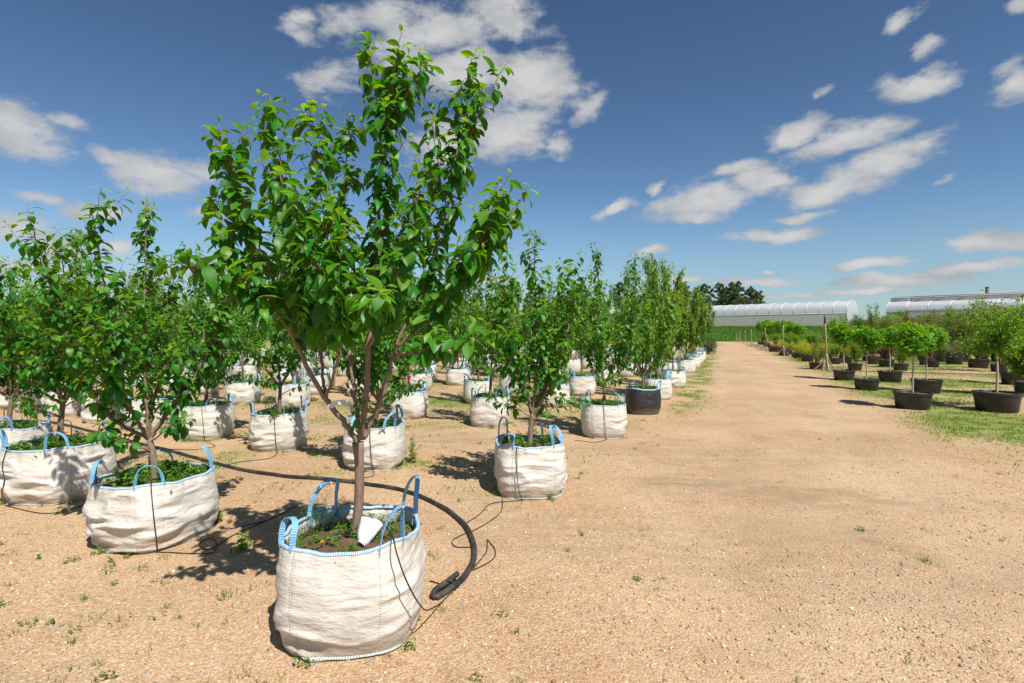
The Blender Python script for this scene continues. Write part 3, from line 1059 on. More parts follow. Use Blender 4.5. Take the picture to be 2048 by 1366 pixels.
def bag_parts(B, nt, nz, seed, detail, black=False):
    """meshes of one planter bag: list of (name, mesh)"""
    r = np.random.default_rng(seed)
    res = []
    fab = M_BAGBLACK if black else M_BAG
    th = np.arange(nt) * TAU / nt
    zt = B.top(th)
    rows = []
    for k in range(nz):
        f = k / (nz - 1)
        rows.append(B.surf(th, np.maximum(zt * f, .0)))
    top = rows[-1]
    inn = top.copy()
    inn[:, :2] *= (1 - .010 / np.linalg.norm(top[:, :2], axis=1))[:, None]
    rows.append(inn)
    for dz in (.06, .17):
        q = B.surf(th, zt - dz, -.012)
        rows.append(q)
    V = np.concatenate(rows)
    mb = MB().add(V, grid_faces(nt, len(rows), True))
    res.append(('bag_wall', mb.mesh('bag_wall', fab)))
    # bound rim
    m = nt
    run = np.concatenate([[0], np.cumsum(np.linalg.norm(np.diff(top, axis=0), axis=1))])
    w = .009 if detail else .014
    Rn = np.stack([np.cos(th), np.sin(th), 0 * th], -1)
    up = np.array([0, 0, 1.0])
    # follow the wall a little below the rim so the binding lies on the cloth
    a0 = B.surf(th, zt - w, .0035)
    ring = [a0, top + Rn * .0045 + up * .001, top - Rn * .005 + up * .005, inn - Rn * .005, B.surf(th, zt - w, -.017)]
    V = np.concatenate(ring)
    mb = MB().add(V, grid_faces(nt, len(ring), True), ln=np.tile(run, len(ring)))
    res.append(('rim_binding', mb.mesh('rim_binding', M_RIM, True, False, True)))
    # soil
    nr = 7 if detail else 3
    sr = []
    tht = th[::2]
    for k in range(nr):
        f = (k + 1) / nr
        R = (B.rad(tht, B.soil) - .016) * f
        zz = B.soil + .05 * (1 - f ** 2) + .035 * (fbm(np.cos(tht) * R * 9, np.sin(tht) * R * 9, seed, 3) - .5)
        sr.append(np.stack([np.cos(tht) * R, np.sin(tht) * R, zz], -1))
    V = np.concatenate(sr + [np.array([[0, 0, B.soil + .05]])])
    n2 = len(tht)
    i = np.arange(n2)
    mb = MB().add(V, [grid_faces(n2, nr, True), np.stack([np.full(n2, len(V) - 1), i, (i + 1) % n2], -1)])
    res.append(('soil', mb.mesh('soil', M_SOIL)))
    # four carrying loops
    for c in range(4):
        tc = math.pi / 4 + c * math.pi / 2 + r.normal(0, .03)
        dl = r.uniform(.17, .25)
        hh = r.uniform(.13, .20)
        t = np.linspace(0, 1, 17 if detail else 9)
        p1 = B.surf(tc - dl, B.top(np.array(tc - dl)), .0)
        p2 = B.surf(tc + dl, B.top(np.array(tc + dl)), .0)
        rad = np.array([math.cos(tc), math.sin(tc), 0])
        tan = np.array([-math.sin(tc), math.cos(tc), 0])
        lean = r.normal(.0, .06)
        sway = r.normal(0, .05)
        bulge = np.sin(math.pi * t) ** .55
        P = p1[None] * (1 - t[:, None]) + p2[None] * t[:, None] + np.outer(bulge, [0, 0, hh]) + np.outer(np.sin(math.pi * t) ** 1.2, rad * lean + tan * sway)
        P += np.outer(np.sin(TAU * t), tan * -r.uniform(.0, .035))
        # tails sewn down inside the bag
        P = np.concatenate([[p1 - (0, 0, .07) - rad * .012], P, [p2 - (0, 0, .07) - rad * .012]])
        tw = r.normal(0, .5)
        Wd = np.tile(rad + tan * tw, (len(P), 1)) + np.outer(np.concatenate([[0], t - .5, [0]]), tan * r.normal(0, .8))
        mb = MB()
        ribbon(mb, P, Wd, .030 if detail else .034, .004)
        res.append(('handle', mb.mesh('handle', M_STRAP, False, False, True)))
    # stitched seams at each corner, bottom hem
    if detail:
        for c in range(4):
            for s in (-.21, .21):
                a = math.pi / 4 + c * math.pi / 2 + s
                z = np.linspace(.012, float(B.top(np.array(a))) - .016, 36)
                tha = np.full_like(z, a)
                P = B.surf(tha, z, .0012)
                Wd = np.tile((-math.sin(a), math.cos(a), 0), (36, 1))
                mb = MB()
                ribbon(mb, P, Wd, .006, .002)
                res.append(('seam', mb.mesh('seam', M_SEAM, False, False, True)))
        P0 = B.surf(th, np.full_like(th, .004), .002)
        P1 = B.surf(th, np.full_like(th, .004), .020)
        P1[:, 2] = .002 + .022 * fbm(np.cos(th) * 4, np.sin(th) * 4, seed, 2)
        P2 = B.surf(th, np.full_like(th, .02), .001)
        V = np.concatenate([P0, P1, P2])
        mb = MB().add(V, grid_faces(nt, 3, True), ln=np.tile(run, 3))
        res.append(('bottom_hem', mb.mesh('bottom_hem', M_HEM, True, False, True)))
    return res


def weeds_mesh(B, seed, dense, size=1.0):
    r = np.random.default_rng(seed)
    mb = MB()
    npl = int(70 * dense)
    for _ in range(npl):
        a = r.uniform(0, TAU)
        q = math.sqrt(r.random())
        R = float(B.rad(np.array(a), np.array(B.soil))) * .90 * q
        if R < .05:
            continue
        x, y = R * math.cos(a), R * math.sin(a)
        z = B.soil + .05 * (1 - q * q) - .01
        hgt = r.uniform(.04, .16) * size
        ln = hgt * r.normal(0, .45, 2)
        kind = r.integers(0, 3)
        if kind == 2:
            k = 14
            blades(mb, x + r.normal(0, .012, k), y + r.normal(0, .012, k), np.full(k, z), r.uniform(.5, 1.2, k) * hgt, r, (.06, .16, .018), (.2, .3, .05), .0025, 1.0)
            continue
        k = r.integers(10, 20)
        t = r.uniform(.15, 1, k)
        P = np.stack([x + ln[0] * t, y + ln[1] * t, z + hgt * t], -1)
        tube(mb, [(x, y, z), (x + ln[0], y + ln[1], z + hgt)], .0016, 3, False, (.06, .13, .02, 1))
        an = r.uniform(0, TAU, k)
        ax = nrm(np.stack([np.cos(an), np.sin(an), r.uniform(-.2, .5, k)], -1))
        sz = r.uniform(.022, .055, k) * size
        put_leaves(mb, LEAVES_MID if kind == 0 else LEAVES_SMALL, P, ax, np.tile((0, 0, 1.0), (k, 1)) + r.normal(0, .25, (k, 3)), sz, tints((.045, .165, .012), k, r, .3, (.17, .32, .03), r.random(k) * .6), r)
    return mb.mesh('weeds', M_WEED, False, True)


def tuft_mesh(B, seed, k):
    """grass and weeds along the foot of a bag"""
    r = np.random.default_rng(seed)
    mb = MB()
    for _ in range(k):
        a = r.uniform(0, TAU)
        R = float(B.rad(np.array(a), np.array(.01))) + r.uniform(.005, .05)
        n = r.integers(10, 45)
        sp = r.uniform(.01, .05)
        hh = r.uniform(.02, .07)
        x, y = R * math.cos(a) + r.normal(0, sp, n), R * math.sin(a) + r.normal(0, sp, n)
        rr = np.hypot(x, y)
        f = np.maximum(rr, R) / rr
        blades(mb, x * f, y * f, np.full(n, -.02), .02 + hh * r.uniform(.4, 1.5, n), r, (.07, .18, .02), (.2, .3, .05), .0025, 1.0)
        n = r.integers(0, 14)
        P = np.stack([(R + r.uniform(0, .05, n)) * np.cos(a + r.normal(0, .06, n)), (R + r.uniform(0, .05, n)) * np.sin(a + r.normal(0, .06, n)), r.uniform(.0, .06, n)], -1)
        if n:
            put_leaves(mb, LEAVES_SMALL, P, nrm(r.normal(0, 1, (n, 3)) + (0, 0, .5)), np.tile((0, 0, 1.0), (n, 1)), r.uniform(.015, .04, n), tints((.06, .18, .02), n, r, .3), r)
    return mb.mesh('foot_weeds', M_WEED, False, True)


# ------------------------------------------------------------------ tree generator
class Tree:
    def __init__(self, seed):
        self.r = np.random.default_rng(seed)
        self.br = []                      # (points, radii, is_twig)
        self.P, self.A, self.U, self.Sz, self.Y = [], [], [], [], []

    def branch(self, P, r0, r1, twig=False):
        P = np.asarray(P, float)
        self.br.append((P, np.linspace(r0, r1, len(P)), twig))

    def leaves_on(self, P, t0=0.1, spacing=.03, size=.085, young=0.0, droop=.5, cluster=1):
        r = self.r
        P = np.asarray(P, float)
        seg = np.linalg.norm(np.diff(P, axis=0), axis=1)
        s = np.concatenate([[0], np.cumsum(seg)])
        L = s[-1]
        n = max(2, int(L * (1 - t0) / spacing))
        ts = np.sort(np.concatenate([r.uniform(t0, 1, n - 1), [1.0]])) * L
        ts = np.repeat(ts, cluster)
        n = len(ts)
        pos = np.stack([np.interp(ts, s, P[:, k]) for k in range(3)], -1)
        T = nrm(np.gradient(P, axis=0))
        tan = nrm(np.stack([np.interp(ts, s, T[:, k]) for k in range(3)], -1))
        ph = np.arange(n) * 2.39996 + r.uniform(0, TAU) + r.normal(0, .35, n)
        ref = np.where(np.abs(tan[:, 2:3]) < .9, np.array([[0, 0, 1.0]]), np.array([[1.0, 0, 0]]))
        n1 = nrm(np.cross(tan, ref))
        n2 = np.cross(tan, n1)
        rad = np.cos(ph)[:, None] * n1 + np.sin(ph)[:, None] * n2
        q = ts / L
        ax = nrm(rad * .85 + tan * (.15 + .7 * q[:, None] ** 6) + np.array([0, 0, 1.0]) * (-droop + .55 * droop * q[:, None] ** 3) + r.normal(0, .2, (n, 3)))
        up = nrm(np.array([0, 0, 1.0]) * 1.0 + tan * .45 + r.normal(0, .28, (n, 3)))
        sz = size * np.clip(r.normal(1, .2, n), .5, 1.5) * (1 - .55 * q ** 8)
        self.P.append(pos)
        self.A.append(ax)
        self.U.append(up)
        self.Sz.append(sz)
        self.Y.append(np.clip(young * (q ** 2) + .35 * (q > .93) + r.normal(0, .10, n) + .30 * (r.random(n) < .07), 0, 1))

    def side(self, P, i, L, out, up=.5, rad=.0035, size=.085, young=.35, spacing=.03, droop=.5):
        """a side shoot leaving branch P near index i"""
        r = self.r
        p = P[i]
        T = nrm(P[min(i + 1, len(P) - 1)] - P[max(i - 1, 0)])
        d = nrm(T * .35 + np.asarray(out) * .75 + np.array([0, 0, up]) + r.normal(0, .18, 3))
        n = 6
        t = np.linspace(0, 1, n)
        bend = np.array([0, 0, 1.0]) * .25 * L
        Q = p + np.outer(t * L, d) + np.outer(t ** 2, bend) + r.normal(0, .006, (n, 3)) * t[:, None]
        self.branch(Q, rad, .0012, True)
        self.leaves_on(Q, .12, spacing, size, young, droop)
        return Q

    def grow(self, P, r0, r1, start=.2, gap=.075, size=.085, Ls=(.12, .34), young=.4, spacing=.028, centre=None, up=.5, spur=True, droop=.5):
        """a limb with its side shoots, spurs and tip leaves"""
        r = self.r
        n = max(8, int(np.sum(np.linalg.norm(np.diff(P, axis=0), axis=1)) / .035))
        P = resample(P, n)
        P[1:-1] += r.normal(0, .004, (n - 2, 3))
        self.branch(P, r0, r1)
        s = np.concatenate([[0], np.cumsum(np.linalg.norm(np.diff(P, axis=0), axis=1))])
        x = s[-1] * start
        while x < s[-1] * .94:
            i = int(np.searchsorted(s, x))
            f = x / s[-1]
            a = r.uniform(0, TAU)
            o = np.array([math.cos(a), math.sin(a), 0])
            if centre is not None:
                c = P[i] - centre
                c[2] = 0
                o = nrm(o + nrm(c) * .7)
            L = r.uniform(*Ls) * (1.1 - .55 * f)
            self.side(P, min(i, n - 1), L, o, up, .0022 + .002 * (1 - f), size, young, spacing, droop)
            x += gap * r.uniform(.6, 1.5)
        if spur:
            self.leaves_on(P, start * .9, spacing * 1.1, size * .95, young, droop)
        else:
            self.leaves_on(P[int(n * .75):], .0, spacing, size, young, droop)
        return P

    def wood(self, sides=8):
        a, b = MB(), MB()
        for P, R, tw in self.br:
            tube(b if tw else a, P, R, 4 if tw else sides, not tw)
        return a, b

    def arrays(self):
        return tuple(np.concatenate(v) for v in (self.P, self.A, self.U, self.Sz, self.Y))


def apple(seed, height, z0, fork, spread=.62, limbs=5, size=.085, dens=1.0, upright=.5, lowset=True, droop=.35):
    """an apple tree; z measured from the ground, trunk leaves the soil at z0"""
    t = Tree(seed)
    r = t.r
    lean = r.normal(0, .035, 2)
    tr = np.array([(0, 0, z0 - .12), (lean[0] * .3, lean[1] * .3, z0 + (fork - z0) * .5), (lean[0], lean[1], fork)])
    tr = resample(tr, 10)
    t.branch(tr, .030 + .003 * r.random(), .024)
    base = tr[-1]
    ph = r.uniform(0, TAU)
    for k in range(limbs):
        a = ph + k * TAU / limbs + r.normal(0, .25)
        lead = k == 0
        R = spread * (r.uniform(.05, .25) if lead else r.uniform(.65, 1.12))
        top = height * (1 if lead else r.uniform(.72, .97))
        hgt = top - base[2]
        d = np.array([math.cos(a), math.sin(a), 0])
        c = [base - (0, 0, .02), base + d * R * .35 + (0, 0, hgt * .16), base + d * R * .72 + (0, 0, hgt * .42), base + d * R * .95 + (0, 0, hgt * .72), base + d * R * (1.0 + .1 * r.normal()) + (0, 0, hgt)]
        t.grow(np.array(c) + np.concatenate([np.zeros((1, 3)), r.normal(0, .03, (4, 3))]), .016, .003, .16, .060 / dens, size, (.17, .50), .45, .0185 / dens, base, upright, True, droop)
    if lowset:
        for k in range(3):
            a = r.uniform(0, TAU)
            d = np.array([math.cos(a), math.sin(a), 0])
            L = r.uniform(.35, .6)
            p = tr[r.integers(6, 10)]
            c = [p, p + d * L * .4 + (0, 0, L * .22), p + d * L * .75 + (0, 0, L * .33), p + d * L + (0, 0, L * r.uniform(.2, .6))]
            t.grow(np.array(c), .007, .002, .35, .07 / dens, size, (.10, .26), .3, .021 / dens, p, .3)
    return t


def tree_meshes(t, temps, sides, deep=G_DEEP, young=G_YOUNG, mask=None, foliage='foliage', mat_wood=None):
    a, b = t.wood(sides)
    P, A, U, Sz, Y = t.arrays()
    n = len(P)
    tint = tints(deep, n, t.r, .22, young, Y)
    res = [('trunk', a.mesh('trunk', mat_wood or M_BARK)), ('twigs', b.mesh('twigs', M_TWIG if not mat_wood else mat_wood))]
    mb = MB()
    keep = np.ones(n, bool) if mask is None else ~mask
    put_leaves(mb, temps, P[keep], A[keep], U[keep], Sz[keep], tint[keep], t.r)
    res.append((foliage, mb.mesh(foliage, M_LEAF, True, True)))
    return res


LEAF_MESH = []
for k, (V, Fc) in enumerate(LEAVES_HI):
    for j, (a, v) in enumerate(((0, 1.0), (0, .72), (.12, 1.15), (.5, 1.0))):
        c = np.array(G_DEEP) * v * (1 - a) + np.array(G_YOUNG) * a
        LEAF_MESH.append(MB().add(V, Fc, tuple(c) + (1,)).mesh('leaf', M_LEAF, True, True))


def single_leaves(t, root, origin, count=300):
    """the leaves that show largest become objects of their own; returns the mask of those"""
    P, A, U, Sz, Y = t.arrays()
    x, y, z = leaf_basis(A, U)
    view = P + np.asarray(origin) - np.array([0, 0, H])
    dist = np.linalg.norm(view, axis=1)
    face = np.abs(np.sum(z * view, 1)) / dist
    score = Sz / dist ** 1.6 * (.25 + face)
    idx = np.argsort(-score)[:count]
    mask = np.zeros(len(P), bool)
    mask[idx] = True
    for i in idx:
        lv = 3 if Y[i] > .33 else (2 if Y[i] > .12 else int(t.r.integers(0, 2)))
        o = bpy.data.objects.new('leaf', LEAF_MESH[int(t.r.integers(0, len(LEAVES_HI))) * 4 + lv])
        COL.objects.link(o)
        o.parent = root
        s = Sz[i]
        o.matrix_basis = Matrix(((x[i, 0] * s, y[i, 0] * s, z[i, 0] * s, P[i, 0]), (x[i, 1] * s, y[i, 1] * s, z[i, 1] * s, P[i, 1]), (x[i, 2] * s, y[i, 2] * s, z[i, 2] * s, P[i, 2]), (0, 0, 0, 1)))
    return mask


# ------------------------------------------------------------------ where the bags stand (photo px: left, right, front foot)
ROWS = [
    ('in the row beside the sandy track', [(566, 850, 1335), (988, 1131, 1005), (1162, 1254, 878), (1253, 1319, 831), (1282, 1343, 801), (1326, 1366, 776), (1353, 1390, 747), (1368, 1398, 737), (1380, 1404, 728), (1388, 1409, 722)]),
    ('in the second row from the track', [(190, 432, 1113), (690, 811, 947), (941, 1020, 856), (1072, 1139, 815), (1136, 1191, 793), (1190, 1234, 771), (1234, 1274, 755), (1262, 1294, 746), (1288, 1314, 737), (1316, 1340, 723)]),
    ('in the third row from the track', [(10, 228, 1016), (503, 615, 907), (782, 855, 840), (928, 985, 809), (1000, 1050, 788), (1075, 1115, 769)]),
    ('in the fourth row from the track', [(-70, 104, 955), (358, 466, 883), (555, 618, 818), (695, 748, 795), (818, 858, 784), (892, 941, 772)]),
    ('in the fifth row from the track', [(254, 354, 863), (454, 521, 810), (608, 658, 791)]),
]
EXTRA = [('leftmost of the white bags in front of the far rows, cut by the left edge', (-30, 46, 822)),
         ('white bag at the left standing just right of the leftmost far bag', (42, 112, 827)),
         ('white bag at the left touching the plump bag beside it', (100, 178, 836)),
         ('plump creased white bag at the left with its rim rising to the right', (169, 258, 848))]

SPOTS = []                                # X, Y, r, row, index, label


def add_spot(xl, xr, yb, row, idx, label=None):
    df = H * F / (yb - HZ)
    xc = (xl + xr) / 2
    r = .39
    for _ in range(3):
        d = df + r
        st = math.sqrt(1 + ((xc - 1024) / F) ** 2)
        r = min(.435, max(.35, (xr - xl) / 2 / F * d / st))
    SPOTS.append([(xc - 1024) / F * d, d, r, row, idx, label])


for ri, (rn, lst) in enumerate(ROWS):
    for k, s in enumerate(lst):
        lab = ('nearest' if k == 0 else ORD[k] + ' from the front') + ' ' + rn
        add_spot(*s, ri, k, lab)
for lab, s in EXTRA:
    add_spot(*s, 9, 0, lab)
# the far rows, on the same grid
near = np.array([[s[0], s[1]] for s in SPOTS])
far = []
for i in range(-4, 40):
    for j in range(0, 26):
        x = -.9 + 1.10 * i - 1.62 * j + .10 * math.sin(i * 7 + j * 3)
        y = 3.1 + 2.75 * i + 1.02 * j + .12 * math.cos(i * 5 + j)
        if y < 12.5 or y > 44 or abs(x / y) > 1.02 or x / y > .36:
            continue
        if ugap(x, y) > -2.0:
            continue
        if np.min(np.hypot(near[:, 0] - x, near[:, 1] - y)) < 1.25:
            continue
        if y > 27 and j > 2 and (i + j) % 2:
            continue
        far.append((x, y))
print('bags', len(SPOTS), 'far', len(far))

TOPS = {(0, 1): 474, (0, 2): 500, (0, 3): 505, (0, 4): 545, (1, 0): 392, (1, 1): 470, (1, 2): 520, (2, 0): 478, (2, 1): 455, (2, 2): 500, (3, 0): 515, (3, 1): 500}


def place(parts, root):
    made = {}
    for nm, me in parts:
        host = {'seam': 'bag_wall', 'rim_binding': 'bag_wall', 'bottom_hem': 'bag_wall', 'twigs': 'trunk'}.get(nm)
        o = link(nm, me, made.get(host, root))
        made.setdefault(nm, o)
        if nm in ('foliage', 'weeds', 'foot_weeds', 'twigs', 'crown'):
            o['kind'] = 'stuff'


def front_tree(z0):
    D0 = SPOTS[0][1]
    O = np.array([SPOTS[0][0], D0, 0])
    t = Tree(21)

    def pl(*pts):
        return np.array([pt(x, y, D0 + d) for x, y, d in pts]) - O
    base = pl((716, 884, 0))[0]
    t.branch(resample(pl((708, 1105, 0), (710, 1075, 0), (717, 1010, 0), (719, 945, 0), (716, 884, 0)), 16), .0315, .027)
    t.br[-1] = (t.br[-1][0], np.interp(np.linspace(0, 1, 16), [0, .15, .4, .85, 1], [.040, .034, .0275, .0265, .034]), False)
    c = base
    kw = dict(size=.108, spacing=.0175, centre=c)
    g = t.grow
    A = g(pl((716, 886, 0), (690, 848, -.02), (650, 797, -.05), (615, 735, -.1), (590, 680, -.15), (576, 625, -.2), (548, 560, -.26), (515, 480, -.3), (482, 390, -.32), (455, 310, -.3), (437, 245, -.3)), .0175, .0022, .40, .05, Ls=(.10, 0.31), **kw)
    g(pl((652, 800, -.05), (645, 745, 0), (640, 700, .05), (622, 620, .1), (600, 520, .12), (575, 400, .12), (555, 290, .1), (540, 192, .1)), .010, .002, .22, .047, Ls=(.10, 0.33), **kw)
    g(pl((652, 800, -.05), (668, 745, -.12), (680, 690, -.2), (675, 600, -.25), (655, 480, -.22), (635, 350, -.2), (620, 205, -.2)), .009, .002, .22, .047, Ls=(.10, 0.31), **kw)
    g(pl((720, 872, .02), (712, 815, .06), (701, 720, .12), (692, 620, .2), (688, 500, .28), (690, 380, .3), (700, 228, .3)), .0165, .002, .28, .047, Ls=(.10, 0.33), **kw)
    C = g(pl((720, 878, 0), (730, 800, -.01), (737, 700, 0), (746, 600, .02), (756, 500, .02), (761, 400, 0), (766, 300, 0), (776, 220, 0), (790, 140, 0), (803, 66, 0)), .019, .002, .28, .045, Ls=(.09, 0.32), **kw)
    D = g(pl((726, 876, .01), (745, 838, .02), (760, 800, .03), (776, 750, .04), (792, 692, .06), (818, 635, .08), (848, 565, .1), (872, 495, .1), (896, 410, .1), (915, 320, .1), (930, 220, .1), (946, 104, .1)), .017, .002, .28, .046, Ls=(.10, 0.33), **kw)
    g(pl((792, 692, .06), (842, 655, 0), (892, 598, -.1), (940, 520, -.15), (975, 450, -.15), (1000, 368, -.12)), .009, .002, .2, .047, Ls=(.10, 0.28), **kw)
    g(pl((905, 580, -.1), (950, 530, -.05), (995, 470, 0), (1036, 404, .02)), .006, .0018, .2, .047, Ls=(.08, 0.24), **kw)
    g(pl((786, 712, .05), (830, 706, -.08), (890, 697, -.2), (945, 682, -.28), (990, 660, -.3)), .007, .0018, .25, .05, Ls=(.06, 0.21), **kw)
    g(pl((583, 655, -.18), (540, 610, -.3), (475, 566, -.45), (400, 538, -.55), (322, 520, -.6)), .007, .0018, .25, .052, Ls=(.06, 0.24), **kw)
    g(pl((742, 640, 0), (735, 622, -.25), (745, 606, -.5), (758, 588, -.68)), .007, .002, .4, .06, Ls=(.06, .14), **kw)
    g(pl((600, 690, -.15), (560, 640, -.3), (510, 590, -.35), (455, 470, -.3), (425, 400, -.25)), .007, .0018, .25, .052, Ls=(.08, 0.24), **kw)
    g(pl((768, 290, 0), (757, 220, .05), (745, 140, .05), (732, 68, .05)), .005, .0015, .15, .052, Ls=(.05, 0.17), **kw)
    g(pl((770, 270, 0), (800, 215, -.05), (828, 160, -.05), (850, 106, -.05)), .005, .0015, .2, .065, Ls=(.05, 0.14), **kw)
    g(pl((915, 320, .1), (940, 270, .1), (970, 205, .1), (1006, 138, .1)), .005, .0015, .25, .07, Ls=(.04, 0.14), **kw)
    g(pl((893, 420, .1), (880, 340, .05), (868, 270, .05), (862, 218, .05)), .005, .0015, .2, .07, Ls=(.05, 0.17), **kw)
    g(pl((740, 680, .05), (770, 600, .3), (800, 500, .4), (830, 420, .45), (850, 330, .45)), .010, .002, .25, .05, Ls=(.10, 0.31), **kw)
    g(pl((700, 720, .12), (650, 640, .35), (610, 560, .45), (570, 480, .5)), .009, .002, .2, .05, Ls=(.10, 0.31), **kw)
    g(pl((735, 700, 0), (760, 640, -.2), (790, 560, -.32), (820, 480, -.36), (830, 400, -.36)), .009, .002, .25, .05, Ls=(.10, 0.26), **kw)
    g(pl((690, 690, -.1), (665, 610, -.35), (640, 540, -.48), (600, 460, -.5), (560, 350, -.48)), .009, .002, .25, .05, Ls=(.10, 0.26), **kw)
    # spur leaves near the crotch
    for x, y, d in ((712, 820, -.03), (720, 850, -.03), (735, 800, -.03), (708, 845, -.02)):
        p = pl((x, y, d))[0]
        t.leaves_on(np.array([p, p + (0, -.01, .03)]), 0, .008, .07, .2, .4)
    return t


VARIANT_BAGS, VARIANT_TREES = [], []


def build_bagged():
    # shared meshes for the far rows
    for k in range(4):
        B = Bag(.39, .53 + .02 * (k % 3), 200 + k, 1.0)
        VARIANT_BAGS.append((B, bag_parts(B, 48, 12, 300 + k, False) + [('weeds', weeds_mesh(B, 330 + k, .8, 1.0))]))
    for k in range(6):
        cherry = k in (3, 4)
        hgt = (3.2, 3.5, 2.9, 3.9, 3.6, 3.3)[k]
        t = apple(500 + k, hgt, .42, .95 + .05 * (k % 3), .70 if not cherry else .80, 5 + k % 2 if not cherry else 8, .098 if not cherry else .115, .85 if not cherry else 1.05, .5 if not cherry else .7, True, .5 if not cherry else .65)
        VARIANT_TREES.append((hgt, tree_meshes(t, LEAVES_TWO if not cherry else LEAVES_NARROW, 6, G_DEEP if not cherry else G_CHERRY, G_YOUNG if not cherry else (.26, .27, .03), foliage='crown')))
    R = random.Random(12)
    for si, (x, y, r, row, idx, lab) in enumerate(SPOTS):
        black = (row, idx) == (0, 3)
        first = (row, idx) == (0, 0)
        detail = y < 10.5
        zg = float(gz(x, y)) - .006
        rot = R.uniform(-.25, .25) + (0 if not first else -.02)
        if first:
            rot = .02
        elif row == 1 and idx == 0:
            rot = -.30
        elif row == 2 and idx == 0:
            rot = -.10
        root = link('planter_bag', None, loc=(x, y, zg), rz=rot)
        hh = {0: .575, 1: .53}.get(si, .50 + .05 * R.random())
        if row == 1 and idx == 0:
            hh = .52
        B = Bag(r, hh, 100 + si, 1.25 if not first else 1.4)
        if first:
            B.soil = hh - .10
        lb = 'black plastic planter bag, the only dark one in the row beside the track' if black else ('white bag, ' + lab if row < 9 else lab)
        tag(root, lb, 'planter bag', 'planter bags in the rows')
        if detail:
            parts = bag_parts(B, 220 if y < 6 else 120, 56 if y < 6 else 30, 700 + si, True, black)
            dens = 1.5 if first else R.uniform(.7, 1.0)
            if (row, idx) in ((1, 0), (2, 0)):
                dens = 2.0
            parts += [('weeds', weeds_mesh(B, 800 + si, dens, .58 if first else 1.05)), ('foot_weeds', tuft_mesh(B, 900 + si, 3 if first else 7))]
        else:
            parts = bag_parts(B, 72, 18, 700 + si, False, black) + [('weeds', weeds_mesh(B, 800 + si, .8))]
        place(parts, root)
        # the tree in it
        troot = link('apple_tree' if not (row == 0 and idx >= 3) else 'cherry_tree', None, loc=(x, y, zg))
        kind = 'apple tree' if not (row == 0 and idx >= 3) else 'cherry tree'
        if black:
            tl = 'leaning cherry tree growing from the black bag beside the track'
        elif first:
            tl = 'tall leafy apple tree in the nearest white bag, reaching the top of the picture'
        else:
            tl = ('%s in the bag %s' % (kind, lab)) if row < 9 else 'apple tree in the ' + ('leftmost bag before the far rows, at the left edge', 'second bag before the far rows at the left', 'third bag before the far rows at the left', 'plump creased bag at the left')[si - len(SPOTS) + 4]
        tag(troot, tl, 'tree', 'trees growing in the planter bags')
        if first:
            t = front_tree(B.soil)
            mask = single_leaves(t, troot, (x, y, zg))
            place(tree_meshes(t, LEAVES_HI, 14, mask=mask), troot)
            SPOTS[si].append(B)
            print('front leaves', len(mask))
            continue
        SPOTS[si].append(B)
        ytop = TOPS.get((row, idx))
        if y < 12:
            hgt = H + (HZ - ytop) / F * y if ytop else R.uniform(2.7, 3.2)
            hgt = min(max(hgt, 2.3), 3.6)
            near_ = y < 7.2
            cherry = kind == 'cherry tree'
            spread = {(1, 0): .62, (2, 0): .62, (0, 1): .55, (0, 2): .62}.get((row, idx), .70)
            t = apple(600 + si, hgt, B.soil, B.soil + R.uniform(.30, .5), spread, 8 if cherry else 5 + si % 3, .096 if not cherry else .105, 1.0 if near_ else .9, .5, True, .5 if not cherry else .6)
            if (row, idx) == (1, 0):
                for arr in [b_[0] for b_ in t.br] + t.P + t.A + t.U:
                    arr[:, 0] *= -1
            if black:
                for P, _, _ in t.br:
                    P[:, 0] += np.maximum(P[:, 2] - B.soil, 0) * .10
                for P in t.P:
                    P[:, 0] += np.maximum(P[:, 2] - B.soil, 0) * .10
            mask = single_leaves(t, troot, (x, y, zg)) if near_ else None
            place(tree_meshes(t, (LEAVES_MID if near_ else LEAVES_TWO) if not cherry else LEAVES_NARROW, 10 if near_ else 7, G_DEEP if not cherry else G_CHERRY, mask=mask, foliage='foliage'), troot)
        else:
            v = (3 + idx % 2) if kind == 'cherry tree' else R.choice((0, 1, 2, 5, 5, 0))
            place(VARIANT_TREES[v][1], troot)
            troot.rotation_euler = (0, 0, R.uniform(0, TAU))
            s = R.uniform(.9, 1.05) if kind != 'cherry tree' else R.uniform(.92, 1.02)
            troot.scale = (s, s, s)
    for k, (x, y) in enumerate(far):
        zg = float(gz(x, y)) - .006
        root = link('planter_bag', None, loc=(x, y, zg), rz=R.uniform(-.3, .3) + R.randrange(4) * math.pi / 2)
        tag(root, 'small white planter bag deep in the far rows, partly hidden by foliage', 'planter bag', 'white bags of the far rows')
        place(VARIANT_BAGS[R.randrange(4)][1], root)
        tr = link('apple_tree', None, loc=(x, y, zg), rz=R.uniform(0, TAU))
        s = R.uniform(.86, 1.06)
        tr.scale = (s, s, s)
        tag(tr, 'leafy fruit tree in the far rows, its crown merging with its neighbours', 'tree', 'fruit trees of the far rows')
        place(VARIANT_TREES[R.choice((0, 1, 2, 5, 0, 1, 4))][1], tr)


build_bagged()


